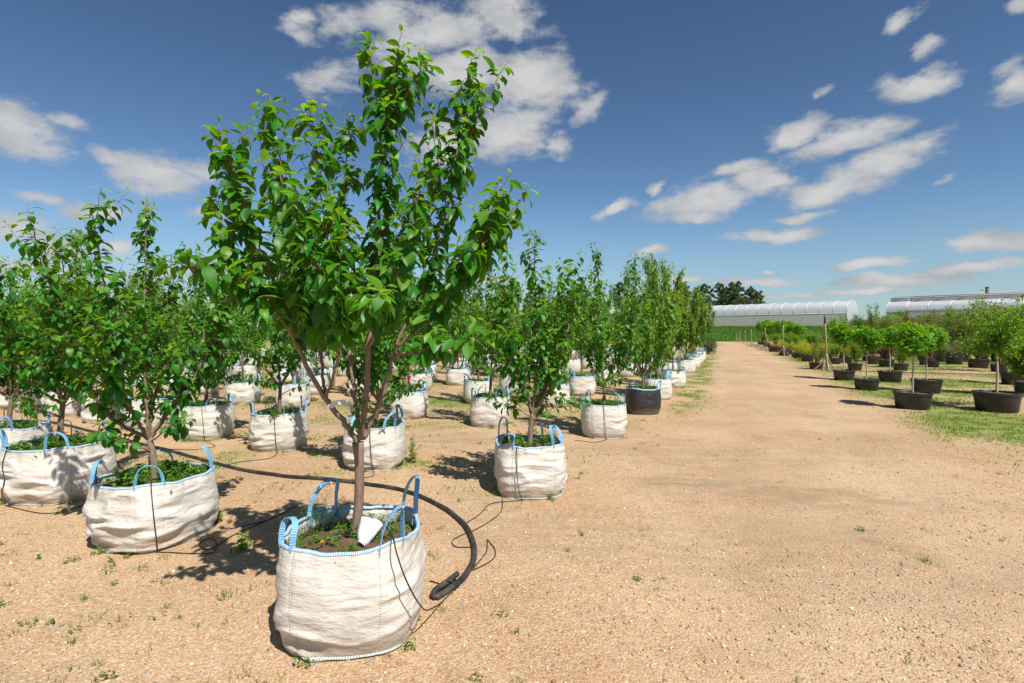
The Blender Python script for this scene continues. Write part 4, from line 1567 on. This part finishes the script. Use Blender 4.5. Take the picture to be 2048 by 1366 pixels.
# ------------------------------------------------------------------ the things lying in and around the near bag
def build_front_details():
    x, y, r, row, idx, lab, B = SPOTS[0]
    zg = float(gz(x, y)) - .006
    # curled plastic trunk guard lying against the trunk
    root = link('trunk_guard', None, loc=(x, y, zg))
    tag(root, 'curled white plastic trunk guard leaning on the trunk in the nearest bag', 'trunk guard')
    base = pt(722, 1082, y - .10) - np.array([x, y, zg])

    def curl(p0, p1, r0, r1, a0, a1, n=14, m=6):
        p0, p1 = np.array(p0, float), np.array(p1, float)
        ax = nrm(p1 - p0)
        n1 = nrm(np.cross(ax, (0, 1, 0.2)))
        n2 = np.cross(ax, n1)
        V = []
        for k in range(m):
            f = k / (m - 1)
            for j in range(n):
                a = a0 + (a1 - a0) * j / (n - 1)
                R_ = (r0 * (1 - f) + r1 * f) * (1 + .10 * math.sin(2 * a + 3 * f))
                V.append(p0 + (p1 - p0) * f + R_ * (math.cos(a) * n1 + math.sin(a) * n2))
        V = np.array(V)
        return V, grid_faces(n, m)

    def sheet(name, *a):
        V, Fc = curl(*a)
        me = MB().add(V, Fc).mesh(name, M_GUARD)
        o = link(name, me, root)
        md = o.modifiers.new('thickness', 'SOLIDIFY')
        md.thickness = .003
    q = lambda px, py, dd: pt(px, py, y + dd) - np.array([x, y, zg])
    sheet('upper_curl', q(724, 1080, -.06), q(737, 1036, -.02), .030, .040, -2.6, 1.6)
    sheet('lower_curl', q(722, 1090, -.13), q(756, 1044, -.03), .030, .034, -.8, 3.4)
    # flat tie strap bracing two limbs
    tie = link('limb_tie', None, loc=(x, y, zg))
    tag(tie, 'pale plastic tie strap bracing two limbs above the crotch of the front tree', 'tie')
    P = resample(np.array([q(660, 812, -.075), q(668, 806, -.09), q(684, 804, -.06), q(697, 808, .0), q(706, 818, .045)]), 14)
    mb = MB()
    ribbon(mb, P, np.tile((0, .15, 1.0), (14, 1)), .024, .002)
    link('strap', mb.mesh('strap', M_PEBBLE_T, False), tie)
    th = np.linspace(0, TAU, 13)
    for nm, c in (('loop', q(660, 812, -.055)), ('loop', q(707, 818, .055))):
        mb = MB()
        L = c + .021 * np.stack([np.cos(th), np.sin(th), 0 * th], -1)
        ribbon(mb, L, np.tile((0, 0, 1.0), (13, 1)), .022, .002)
        link(nm, mb.mesh(nm, M_PEBBLE_T, False), tie)
    # feathery weed rising by the left loops
    rr = np.random.default_rng(77)
    root = link('feathery_weed', None, loc=(x, y, zg))
    tag(root, 'feathery green weed rising through the left loops of the nearest bag', 'weed')
    sb, lb = MB(), MB()
    for sx, sy, ex, ey, dd in ((634, 1085, 655, 985, .08), (630, 1080, 632, 1008, .03), (640, 1088, 690, 1000, .10), (628, 1080, 612, 1030, .0)):
        a, b = q(sx, sy, dd), q(ex, ey, dd + .05)
        Q = resample(np.array([a, (a + b) / 2 + (0, .01, .02), b]), 12)
        tube(sb, Q, np.linspace(.0022, .0008, 12), 4)
        for i in range(4, 12):
            for _ in range(3):
                d = nrm(rr.normal(0, 1, 3) + (0, 0, .4))
                L = rr.uniform(.03, .07)
                k = 12
                tt = np.linspace(.2, 1, k)
                Pp = Q[i] + np.outer(tt * L, d) + rr.normal(0, .003, (k, 3))
                put_leaves(lb, [diamond_leaf(.16, .2, .1)], Pp, nrm(d + rr.normal(0, .7, (k, 3))), np.tile((0, 0, 1.0), (k, 1)), rr.uniform(.010, .020, k), tints((.03, .15, .03), k, rr, .25), rr)
    link('stem', sb.mesh('stem', M_WEED, True, True), root)
    o = link('fronds', lb.mesh('fronds', M_WEED, False, True), root)
    o['kind'] = 'stuff'
    # yellow flower
    root = link('yellow_flower', None, loc=(x, y, zg))
    tag(root, 'small yellow dandelion flower on the soil of the nearest bag', 'flower')
    fm, ft = mat('petal_yellow')
    out(ft, ft.n('ShaderNodeBsdfPrincipled', i={'Base Color': (.75, .45, .02, 1), 'Roughness': .6}).outputs[0])
    c = q(644, 1084, -.16)
    mb = MB()
    k = 40
    put_leaves(mb, [diamond_leaf(.3, .1, .3)], np.tile(c, (k, 1)), nrm(rr.normal(0, 1, (k, 3)) * (1, 1, .4) + (0, 0, .5)), np.tile((0, 0, 1.0), (k, 1)), rr.uniform(.008, .014, k), np.ones((k, 4)), rr)
    link('petals', mb.mesh('petals', fm, False), root)
    mb = MB()
    tube(mb, [c - (0, 0, .05), c], .002, 4)
    link('stem', mb.mesh('stem', M_WEED, True, True), root)


build_front_details()


# ------------------------------------------------------------------ hoses and drip tubes
def gpts(pts, off=.0):
    P = []
    for x, y in pts:
        X, Y = gnd(x, y)
        P.append((X, Y, float(gz(X, Y)) + off))
    return np.array(P)


def build_hoses():
    P = resample(gpts([(-120, 842), (0, 846), (110, 848), (225, 876), (320, 899), (430, 930), (560, 955), (640, 962), (730, 972), (810, 987), (880, 1016), (925, 1052), (946, 1092), (947, 1128), (930, 1160), (900, 1185), (872, 1203)]), 200)
    P[:, 2] = gz(P[:, 0], P[:, 1]) + .018
    root = link('irrigation_hose', None, loc=(0, 0, 0))
    tag(root, 'thick black irrigation hose snaking across the gravel behind the nearest bag', 'hose')
    mb = MB()
    tube(mb, P, .0215, 10)
    link('pipe', mb.mesh('pipe', M_HOSE), root)
    Q = resample(gpts([(872, 1203), (866, 1198), (874, 1190), (896, 1178), (915, 1166)]), 30)
    Q[:, 2] = gz(Q[:, 0], Q[:, 1]) + np.linspace(.018, .052, 30)
    mb = MB()
    tube(mb, Q, .019, 10)
    link('folded_end', mb.mesh('folded_end', M_HOSE), root)
    c = gpts([(897, 1182)])[0] + (0, 0, .03)
    mb = MB()
    th = np.linspace(0, TAU, 17)
    tube(mb, c + np.stack([.038 * np.cos(th), 0 * th + .0, .033 * np.sin(th)], -1), .0045, 6)
    link('end_tie', mb.mesh('end_tie', M_HOSE), root)

    def drip(si, ang, ground, label, sag=.015):
        x, y, r, row, idx, lab, B = SPOTS[si]
        zg = float(gz(x, y)) - .006
        rot = [o for o in bpy.data.objects if o.name.startswith('planter_bag')]
        rz = BAGROT[si]
        a = ang - rz
        top = float(B.top(np.array(a)))
        pts = []
        for z, off in ((B.soil + .03, -.12), (top - .015, -.03), (top + .012, -.004), (top - .02, .014)):
            pts.append(B.surf(np.array(a), np.array(z), off))
        for f in (.75, .5, .25, .06):
            aa = a + .10 * (1 - f)
            pts.append(B.surf(np.array(aa), np.array(B.h * f), .010 + sag * math.sin(math.pi * f)))
        e = B.surf(np.array(a + .12), np.array(.01), .05)
        pts.append(e)
        pts = np.array(pts)
        c, s = math.cos(rz), math.sin(rz)
        w = np.stack([c * pts[:, 0] - s * pts[:, 1] + x, s * pts[:, 0] + c * pts[:, 1] + y, pts[:, 2] + zg], -1)
        g = gpts(ground, .006) if ground else w[-1:] + np.array([[.25, .1, 0]])
        Q = resample(np.concatenate([w, g]), 90)
        gl = gz(Q[:, 0], Q[:, 1]) + .006
        Q[:, 2] = np.maximum(Q[:, 2], gl)
        mb = MB()
        tube(mb, Q, .0042, 6)
        o = link('drip_tube', mb.mesh('drip_tube', M_HOSE))
        tag(o, label, 'tube', 'thin drip tubes feeding the bags')
    h = math.pi
    x, y, r_, row, idx, lab, B = SPOTS[0]
    Q = np.array([pt(770, 1050, y - .22), pt(782, 1068, y - .27), pt(788, 1082, y - .335), pt(793, 1105, y - .36), pt(808, 1150, y - .37), pt(826, 1188, y - .33), pt(842, 1212, y - .25), pt(856, 1220, y - .10)])
    Q = resample(np.concatenate([Q, gpts([(885, 1208), (915, 1180), (948, 1140), (972, 1110), (975, 1085)], .006)]), 120)
    Q[:, 2] = np.maximum(Q[:, 2], gz(Q[:, 0], Q[:, 1]) + .006)
    mb = MB()
    tube(mb, Q, .0042, 6)
    tag(link('drip_tube', mb.mesh('drip_tube', M_HOSE)), 'thin black drip tube hanging down the nearest white bag and looping right', 'tube', 'thin drip tubes feeding the bags')
    0 and drip(0, -1.18, [(880, 1212), (915, 1180), (948, 1140), (972, 1110), (975, 1085)], 'thin black drip tube hanging down the nearest white bag and looping right', .06)
    drip(10, -1.05, [(418, 1108), (432, 1088), (420, 1078), (398, 1090), (420, 1100), (470, 1070), (540, 1040), (600, 1010)], 'thin black drip tube looping on the gravel by the second-row front bag', .02)
    drip(1, -1.95, [(985, 1010), (960, 1030), (930, 1052)], 'thin black drip tube on the bag right of the front tree', .02)
    drip(2, -1.75, [(1190, 884), (1150, 880)], 'thin black drip tube down the white bag left of the black bag', .01)
    drip(11, -1.5, [(745, 955), (700, 962), (640, 975)], 'thin black drip tube on the white bag behind the front trunk', .015)
    drip(20, -2.05, [(90, 1030), (160, 1015), (230, 990)], 'thin black drip tube crossing the leftmost front bag', .02)
    drip(21, -1.35, [(540, 918), (480, 925), (440, 935)], 'thin black drip tube down the third-row bag left of the front tree', .015)
    drip(27, -1.2, [(430, 892), (390, 900), (330, 899)], 'thin black drip tube on the bag at the start of the fourth row', .01)
    for k, (pts, lab) in enumerate((
            ([(948, 1100), (912, 1098), (905, 1085), (930, 1072), (955, 1062), (1000, 1030), (1005, 1000)], 'thin black tube curling off the bend of the thick hose'),
            ([(600, 1010), (540, 1040), (460, 1060)], 'thin black tube lying straight on the gravel left of the nearest bag'),
            ([(860, 1165), (880, 1172), (888, 1180)], 'short thin tube stub between the nearest bag and the hose end'),
            ([(975, 1085), (990, 1105), (985, 1125), (950, 1145), (930, 1150)], 'thin tube ring beside the hose bend in the weeds'))):
        Q = resample(gpts(pts, .006), 40)
        Q[:, 2] = gz(Q[:, 0], Q[:, 1]) + .006
        mb = MB()
        tube(mb, Q, .0042, 6)
        tag(link('drip_tube', mb.mesh('drip_tube', M_HOSE)), lab, 'tube', 'thin drip tubes feeding the bags')
    # supply line in the right-hand field
    Q = resample(gpts([(1655, 741), (1720, 742), (1800, 745), (1900, 748), (2000, 750), (2120, 752)]), 60)
    Q[:, 2] = gz(Q[:, 0], Q[:, 1]) + .012
    mb = MB()
    tube(mb, Q, .018, 8)
    tag(link('supply_line', mb.mesh('supply_line', M_HOSE)), 'thin dark water line running across the grass between the black pots', 'hose')


BAGROT = {}
bags = [o for o in COL.objects if o.name.startswith('planter_bag')][:len(SPOTS)]
for si, o in enumerate(bags):
    BAGROT[si] = o.rotation_euler[2]
build_hoses()
# ------------------------------------------------------------------ right-hand field: pots, shrubs, stakes
def pot_meshes(r=.375, h=.37):
    prof = [(.80, 0), (.82, .01), (.93, .80), (.935, .84), (.985, .86), (.99, .90), (1.0, .985), (1.0, 1.0), (.965, 1.0), (.955, .985), (.92, .80), (.90, .70)]
    n = 40
    th = np.arange(n) * TAU / n
    V = np.concatenate([np.stack([np.cos(th) * a * r, np.sin(th) * a * r, np.full(n, b * h)], -1) for a, b in prof])
    wall = MB().add(V, grid_faces(n, len(prof), True)).mesh('pot_wall', M_POT)
    V = [(0, 0, h * .88)]
    for k in range(1, 5):
        f = k / 4
        V += [(math.cos(a) * r * .93 * f, math.sin(a) * r * .93 * f, h * (.88 - .03 * f) + .02 * math.sin(a * 5 + k * 2)) for a in th]
    i = np.arange(n)
    soil = MB().add(V, [grid_faces(n, 4, True) + 1, np.stack([np.zeros(n, int), i + 1, (i + 1) % n + 1], -1)]).mesh('soil', M_SOIL)
    return [('pot_wall', wall), ('soil', soil)]


POT = pot_meshes()
SHR = {}


def crown_leaves(r, n, c, rad, temps, size, deep, light, shell=.55, mb=None):
    d = nrm(r.normal(0, 1, (n, 3)))
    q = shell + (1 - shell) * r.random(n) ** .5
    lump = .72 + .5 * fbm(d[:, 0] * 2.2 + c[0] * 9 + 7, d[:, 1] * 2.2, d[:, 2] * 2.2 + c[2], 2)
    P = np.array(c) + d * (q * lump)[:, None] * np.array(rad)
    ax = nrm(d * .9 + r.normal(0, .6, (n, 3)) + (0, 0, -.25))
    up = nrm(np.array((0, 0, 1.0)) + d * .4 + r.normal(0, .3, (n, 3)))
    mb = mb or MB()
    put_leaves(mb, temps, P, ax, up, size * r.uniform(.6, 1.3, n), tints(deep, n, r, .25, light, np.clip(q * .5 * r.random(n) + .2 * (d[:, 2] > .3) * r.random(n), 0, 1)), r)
    return mb


def standard_tree(seed, z0, zc, rad, n, leaf='palm', fork=True, deep=(.055, .20, .010), light=(.20, .42, .02)):
    r = np.random.default_rng(seed)
    wd = MB()
    top = np.array((r.normal(0, .03), r.normal(0, .03), zc - rad[2] * .55))
    tube(wd, resample(np.array([(0, 0, z0 - .1), (.01, 0, (z0 + top[2]) / 2), top]), 8), np.linspace(.021, .017, 8), 8)
    for k in range(6):
        a = r.uniform(0, TAU)
        e = np.array((math.cos(a) * rad[0] * .7, math.sin(a) * rad[1] * .7, zc + rad[2] * r.uniform(-.1, .6)))
        tube(wd, resample(np.array([top - (0, 0, .03), (top + e) / 2 + (0, 0, -.03), e]), 6), np.linspace(.013, .004, 6), 6)
    mb = MB()
    for k in range(9):
        c = np.array((0, 0, zc)) + nrm(r.normal(0, 1, 3)) * np.array(rad) * r.uniform(.25, .55)
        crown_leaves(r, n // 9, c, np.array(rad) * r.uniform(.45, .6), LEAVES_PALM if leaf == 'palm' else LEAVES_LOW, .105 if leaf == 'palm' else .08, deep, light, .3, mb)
    return [('trunk', wd.mesh('trunk', M_PALEBARK)), ('crown', mb.mesh('crown', M_LEAF, False, True))]


def shrub(seed, z0, h, w, n, size, deep, light, stems=9, bare=.25, temps=None, wood=None):
    r = np.random.default_rng(seed)
    wd, mb = MB(), MB()
    for k in range(stems):
        a = r.uniform(0, TAU)
        R = w * r.uniform(.25, 1.0)
        top = np.array((math.cos(a) * R, math.sin(a) * R, z0 + (h - z0) * r.uniform(.65, 1.0) * (1 - .25 * (R / w) ** 2)))
        p = resample(np.array([(math.cos(a) * .05, math.sin(a) * .05, z0 - .05), (math.cos(a) * R * .45, math.sin(a) * R * .45, z0 + (top[2] - z0) * .5), top]), 9)
        tube(wd, p, np.linspace(.010, .003, 9), 5)
        m = n // stems
        t = bare + (1 - bare) * r.random(m) ** .8
        P = np.stack([np.interp(t, np.linspace(0, 1, 9), p[:, j]) for j in range(3)], -1) + r.normal(0, 1, (m, 3)) * np.array((.13, .13, .09)) * w * (.4 + t[:, None])
        put_leaves(mb, temps or LEAVES_LOW, P, nrm(r.normal(0, 1, (m, 3)) + (0, 0, .1)), nrm(r.normal(0, .5, (m, 3)) + (0, 0, 1)), size * r.uniform(.6, 1.3, m), tints(deep, m, r, .28, light, r.random(m) * t), r)
    return [('stems', wd.mesh('stems', wood or M_TWIG)), ('crown', mb.mesh('crown', M_LEAF, False, True))]


def build_right():
    z0 = .32
    SHR['maple'] = [standard_tree(900 + k, z0, 1.56, (.46, .46, .42), 1500) for k in range(3)]
    SHR['green'] = [shrub(920 + k, z0, 1.35 + .15 * k, .42, 1500, .066, (.065, .18, .018), (.18, .32, .03)) for k in range(3)]
    SHR['olive'] = [shrub(930 + k, z0, 1.3 + .2 * k, .45, 1300, .06, (.11, .155, .035), (.24, .26, .06), 11, .25) for k in range(2)]
    SHR['maroon'] = [shrub(940 + k, z0, 1.4 + .2 * k, .45, 1100, .06, (.085, .04, .028), (.18, .085, .045), 11, .3) for k in range(2)]
    SHR['lime'] = [shrub(950 + k, z0, .95, .46, 1300, .045, (.20, .29, .012), (.40, .44, .03), 14, .2) for k in range(2)]
    SHR['gold'] = [shrub(960, z0, .72, .46, 1300, .04, (.42, .20, .02), (.55, .33, .03), 14, .15)]
    SHR['grey'] = [shrub(970, z0, 1.25, .44, 900, .05, (.12, .15, .075), (.24, .27, .15), 11, .25)]
    SHR['tall'] = [shrub(980 + k, z0, 2.6 + .3 * k, .55, 2800, .085, (.045, .16, .02), (.14, .28, .03), 7, .2, None, M_PALEBARK) for k in range(3)]
    SHR['bigolive'] = [shrub(990, z0, 2.7, .65, 2600, .085, (.09, .13, .035), (.2, .2, .06), 10, .25)]
    look = {'maple': 'bright green round-headed maple standard', 'green': 'green leafy shrub', 'olive': 'olive brown open shrub', 'maroon': 'maroon leaved shrub',
            'lime': 'yellow-green mounded shrub', 'gold': 'orange-gold dwarf shrub', 'grey': 'grey-green shrub', 'tall': 'tall slender young tree', 'bigolive': 'tall olive green bush'}
    R = random.Random(8)
    used = []

    def potted(X, Y, r, kind, var, lab, plab, group=None, s=1.0, sz=None):
        zg = float(gz(X, Y)) - .005
        root = link('plant_pot', None, loc=(X, Y, zg), rz=R.uniform(0, TAU))
        k = r / .375
        root.scale = (k, k, k)
        tag(root, plab, 'pot', group or 'black pots of the right-hand field')
        for nm, me in POT:
            link(nm, me, root)
        used.append((X, Y))
        if kind is None:
            return
        t = link('potted_shrub' if kind not in ('maple', 'tall') else 'potted_tree', None, loc=(X, Y, zg), rz=R.uniform(0, TAU))
        t.scale = (s, s, sz or s)
        t.location.z = zg + .32 * (k - (sz or s))
        tag(t, lab, 'tree' if kind in ('maple', 'tall') else 'shrub', (group or 'plants of the right-hand field').replace('pots', 'plants in pots'))
        for nm, me in SHR[kind][var % len(SHR[kind])]:
            o = link(nm, me, t)
            if nm == 'crown':
                o['kind'] = 'stuff'
    near_ = [  # xl, xr, foot, kind, variant, scale, where
        (1791, 1859, 821, 'maple', 0, .98, 'the nearest pot at the edge of the track'),
        (1952, 2035, 828, None, 1, 1.0, 'the large pot at the right edge, nearest of all'),
        (1826, 1880, 787, 'maple', 1, 1.02, 'the pot just behind the nearest pot'),
        (1710, 1756, 782, 'maple', 2, .98, 'the second pot along the track edge'),
        (1758, 1802, 765, 'maple', 0, .95, 'the pot right behind the second track-edge pot'),
        (1668, 1708, 762, 'maple', 1, 1.1, 'the third pot along the track edge'),
        (1788, 1815, 742, 'olive', 0, .95, 'the small pot behind the front maples'),
        (1758, 1787, 735, 'maroon', 0, .9, 'the low pot behind the fourth maple'),
        (1735, 1756, 729.5, 'maroon', 1, .9, 'the small pot behind the second maple'),
        (1851, 1877, 736, 'maroon', 1, 1.0, 'the pot directly behind the two front maples'),
        (1893, 1924, 730, 'grey', 0, 1.2, 'the pot right of the maroon shrub'),
        (1938, 1975, 737, 'olive', 1, 1.15, 'the pot left of the right-edge shrub'),
        (1870, 1890, 725, 'green', 0, .9, 'the pot half hidden behind the maroon shrub'),
        (1698, 1722, 740.5, 'green', 2, .9, 'the pot right behind the third maple'),
        (1619, 1646, 739, 'olive', 0, 1.0, 'the pot beside the nearest stake'),
        (1660, 1680, 729, 'green', 1, .85, 'the pot just right of the nearest stake'),
        (2006, 2056, 771, 'green', 2, 1.25, 'the pot at the right edge behind the large pot'),
        (1602, 1618, 709, 'lime', 0, 1.15, 'the small pot far behind the nearest stake'),
        (1557, 1579, 712, 'lime', 1, 1.1, 'the pot at the foot of the second stake'),
        (1669, 1686, 708, 'green', 0, 1.1, 'the pot behind the nearest stake'),
        (1690, 1712, 712, 'olive', 1, 1.0, 'the dark pot far behind the third maple'),
        (1537, 1557, 704, 'gold', 0, 1.0, 'the pot left of the second stake')]
    for xl, xr, yb, kind, v, s, where in near_:
        df = H * F / (yb - HZ)
        r = .36
        for _ in range(3):
            d = df + r
            r = min(.42, max(.30, (xr - xl) / 2 / F * d))
        X = ((xl + xr) / 2 - 1024) / F * d
        potted(X, d, r, kind, v, '%s in %s' % (look.get(kind), where), 'black plastic pot: %s' % where, None, s)
    # two loose branching shrubs cut by the right edge
    for X, Y, sd, lab in ((*gnd(2062, 792), 33, 'loose shrub with pale branches and small orange flowers at the right edge'), (*gnd(1993, 818), 34, 'small-leaved open-crowned tree in the large pot by the right edge')):
        r = np.random.default_rng(sd)
        zg = float(gz(X, Y))
        t = link('flowering_shrub' if sd == 33 else 'potted_tree', None, loc=(X, Y, zg))
        tag(t, lab, 'shrub' if sd == 33 else 'tree')
        wd, mb = MB(), MB()
        if sd == 34:
            tube(wd, resample(np.array([(0, 0, .25), (.02, 0, .8), (.0, 0, 1.35)]), 8), np.linspace(.025, .02, 8), 8)
        for k in range(13 if sd == 33 else 9):
            a = r.uniform(0, TAU) if sd == 34 else r.uniform(.6 * math.pi, 1.5 * math.pi)
            L = r.uniform(.45, .8)
            b = np.array((0, 0, 1.3 if sd == 34 else .3))
            up_ = r.uniform(.15, 1.05) if sd == 34 else r.uniform(.8, 2.0)
            e = b + np.array((math.cos(a) * L, math.sin(a) * L, up_))
            p = resample(np.array([b, b * .5 + e * .5 + (0, 0, -.08), e]), 10)
            tube(wd, p, np.linspace(.014, .004, 10), 6)
            m = 300
            tt = .3 + .7 * r.random(m)
            P = np.stack([np.interp(tt, np.linspace(0, 1, 10), p[:, j]) for j in range(3)], -1) + r.normal(0, .11, (m, 3)) * (.3 + tt[:, None])
            put_leaves(mb, LEAVES_LOW, P, nrm(r.normal(0, 1, (m, 3))), nrm(r.normal(0, .5, (m, 3)) + (0, 0, 1)), r.uniform(.06, .11, m), tints((.045, .17, .014), m, r, .28, (.18, .27, .03), r.random(m) * .7), r)
            if sd == 33:
                m = 7
                P = e + r.normal(0, .12, (m, 3)) - (0, 0, .1)
                put_leaves(mb, LEAVES_SMALL, P, nrm(r.normal(0, 1, (m, 3))), nrm(r.normal(0, 1, (m, 3))), r.uniform(.04, .07, m), tints((.5, .22, .03), m, r, .2), r)
        link('stems', wd.mesh('stems', M_PALEBARK), t)
        o = link('crown', mb.mesh('crown', M_LEAF, False, True), t)
        o['kind'] = 'stuff'
        if sd == 33:
            root = link('plant_pot', None, loc=(X, Y, zg - .005))
            tag(root, 'black plastic pot of the orange-flowered shrub, barely showing at the right edge', 'pot', 'black pots of the right-hand field')
            for nm, me in POT:
                link(nm, me, root)
            used.append((X, Y))
    # the field behind
    kinds = ['lime', 'green', 'maroon', 'green', 'maroon', 'grey', 'olive', 'green']
    cnt = 0
    for i in range(0, 34):
        for j in range(0, 15):
            u = 4.6 + 1.75 * j + R.uniform(-.25, .25)
            Y = 17.0 + 1.85 * i + .35 * j + R.uniform(-.3, .3)
            X = u + RS * Y
            if Y > 70 or X / Y > 1.0 or Y < 25 and j < 4:
                continue
            if Y < 21 or (Y < 36 and R.random() < .25):
                continue
            if u > 8 + .0 and Y > 62:
                continue
            if min((X - a) ** 2 + (Y - b) ** 2 for a, b in used) < 1.3 ** 2:
                continue
            px = 1024 + F * X / Y
            if j <= 1:
                k = 'lime' if Y < 46 else 'maple'
                if R.random() < .3:
                    k = 'green'
            elif j <= 3:
                k = R.choice(['lime', 'olive', 'green', 'maroon', 'grey'])
            elif Y > 26 and R.random() < .42:
                k = R.choice(['tall', 'bigolive', 'tall'])
            else:
                k = kinds[(j * 3 + i // 3) % len(kinds)]
            s = R.uniform(.95, 1.2) * (1.15 if Y > 35 else 1)
            if k in ('tall', 'bigolive'):
                s = R.uniform(1.05, 1.35)
            elif k == 'maple':
                s = R.uniform(1.25, 1.5)
            elif j > 3:
                s *= R.uniform(1.5, 2.0)
            potted(X, Y, R.uniform(.31, .37), k, R.randrange(3), look[k] + ' in the crowded far part of the right-hand field',
                   'black pot in the crowded far part of the right-hand field', 'black pots of the far right field', s, s * R.uniform(.9, 1.15))
            cnt += 1
    print('right field', cnt)
    # stakes along the track edge
    for k, (x, yb, yt) in enumerate(((1653, 741, 632), (1567, 712, 641), (1532, 701, 648), (1503, 694, 652), (1491, 689, 656), (1480, 686, 659), (1473, 684, 660))):
        X, Y = gnd(x, yb)
        h = (yb - yt) / F * Y
        zg = float(gz(X, Y))
        root = link('wooden_stake', None, loc=(X, Y, zg))
        tag(root, '%s wooden stake with splayed braces along the right edge of the track' % (ORD[k] if k else 'nearest'), 'stake', 'stakes along the right edge of the track')
        ln = R.uniform(-.03, .03)
        mb = MB()
        tube(mb, [(0, 0, -.1), (-.02 + ln, 0, h * .5), (-.08 + ln, 0, h)], [.038, .034, .03], 8)
        link('post', mb.mesh('post', M_STAKE), root)
        for a in (.2, 2.6, 4.4):
            mb = MB()
            L = .55
            tube(mb, resample(np.array([(math.cos(a) * L, math.sin(a) * L, -.05), (math.cos(a) * L * .35, math.sin(a) * L * .35, .30), (0, 0, .75)]), 6), .03, 6)
            link('brace', mb.mesh('brace', M_STAKE), root)
        mb = MB()
        tube(mb, [(-.08 + ln, 0, h * .86), (-.08 + ln, 0, h * 1.0 + .02)], .040, 8)
        link('cap_sleeve', mb.mesh('cap_sleeve', M_HOSE), root)
    # clipped dark evergreen at the far end of the row of bags
    X, Y = gnd(1417, 708)
    t = link('round_evergreen', None, loc=(X, Y, float(gz(X, Y))))
    tag(t, 'dark rounded evergreen bush at the far end of the bag row beside the track', 'bush')
    r = np.random.default_rng(66)
    mb = MB()
    for k in range(6):
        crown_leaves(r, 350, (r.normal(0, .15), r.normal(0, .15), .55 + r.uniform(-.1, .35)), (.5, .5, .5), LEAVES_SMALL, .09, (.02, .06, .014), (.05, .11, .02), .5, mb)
    o = link('crown', mb.mesh('crown', M_LEAF, False, True), t)
    o['kind'] = 'stuff'
    wd = MB()
    tube(wd, [(0, 0, -.05), (0, 0, .6)], .04, 6)
    link('trunk', wd.mesh('trunk', M_TWIG), t)
    # red label tags on two trunks in the left rows
    for si, zz, lab in ((22, .78, 'small red tag on a trunk in the third row from the track'), (31, .85, 'small red tag on a trunk in the fifth row')):
        if si < len(SPOTS):
            x, y = SPOTS[si][0], SPOTS[si][1]
            mb = MB()
            th = np.linspace(0, TAU, 11)
            ribbon(mb, np.stack([.032 * np.cos(th), .032 * np.sin(th), 0 * th], -1), np.tile((0, 0, 1.0), (11, 1)), .05, .003)
            ribbon(mb, np.array([(0, -.034, .02), (.01, -.045, -.02), (.015, -.05, -.08)]), np.tile((1.0, 0, 0), (3, 1)), .03, .002)
            tag(link('trunk_tag', mb.mesh('trunk_tag', M_RED, False), loc=(x, y, zz)), lab, 'tag')


build_right()


def build_leafy_weeds():
    """taller weeds standing on the gravel against three bags"""
    r = np.random.default_rng(91)
    for px, py, h, n, lab in ((822, 926, .34, 5, 'tall bright green weed against the right side of the bag behind the front trunk'),
                              (517, 898, .27, 4, 'spindly green weed standing before the third-row bag left of the front tree'),
                              (432, 1046, .16, 5, 'dark leafy weed at the right foot of the second-row front bag'),
                              (484, 1098, .13, 4, 'small upright weed on the gravel left of the nearest bag')):
        X, Y = gnd(px, py)
        root = link('leafy_weed', None, loc=(X, Y, float(gz(X, Y)) - .005))
        tag(root, lab, 'weed', 'weeds standing by the bags')
        sb, lb = MB(), MB()
        for k in range(n):
            d = r.normal(0, .22, 2)
            L = h * r.uniform(.6, 1.1)
            P = resample(np.array([(d[0] * .05, d[1] * .05, 0), (d[0] * L * .5, d[1] * L * .5, L * .55), (d[0] * L * 1.2, d[1] * L * 1.2, L)]), 8)
            tube(sb, P, np.linspace(.0028, .0012, 8), 4, True, (.07, .15, .02, 1))
            m = int(26 * h / .3) + 8
            t = r.uniform(.1, 1, m)
            Q = np.stack([np.interp(t, np.linspace(0, 1, 8), P[:, j]) for j in range(3)], -1)
            a = r.uniform(0, TAU, m)
            put_leaves(lb, LEAVES_MID, Q, nrm(np.stack([np.cos(a), np.sin(a), r.uniform(-.2, .6, m)], -1)), np.tile((0, 0, 1.0), (m, 1)) + r.normal(0, .25, (m, 3)),
                       r.uniform(.03, .06, m) * (1.1 - .4 * t), tints((.05, .18, .015), m, r, .25, (.18, .34, .03), r.random(m) * .6), r)
        link('stem', sb.mesh('stem', M_WEED, True, True), root)
        o = link('leaves', lb.mesh('leaves', M_WEED, True, True), root)
        o['kind'] = 'stuff'


build_leafy_weeds()
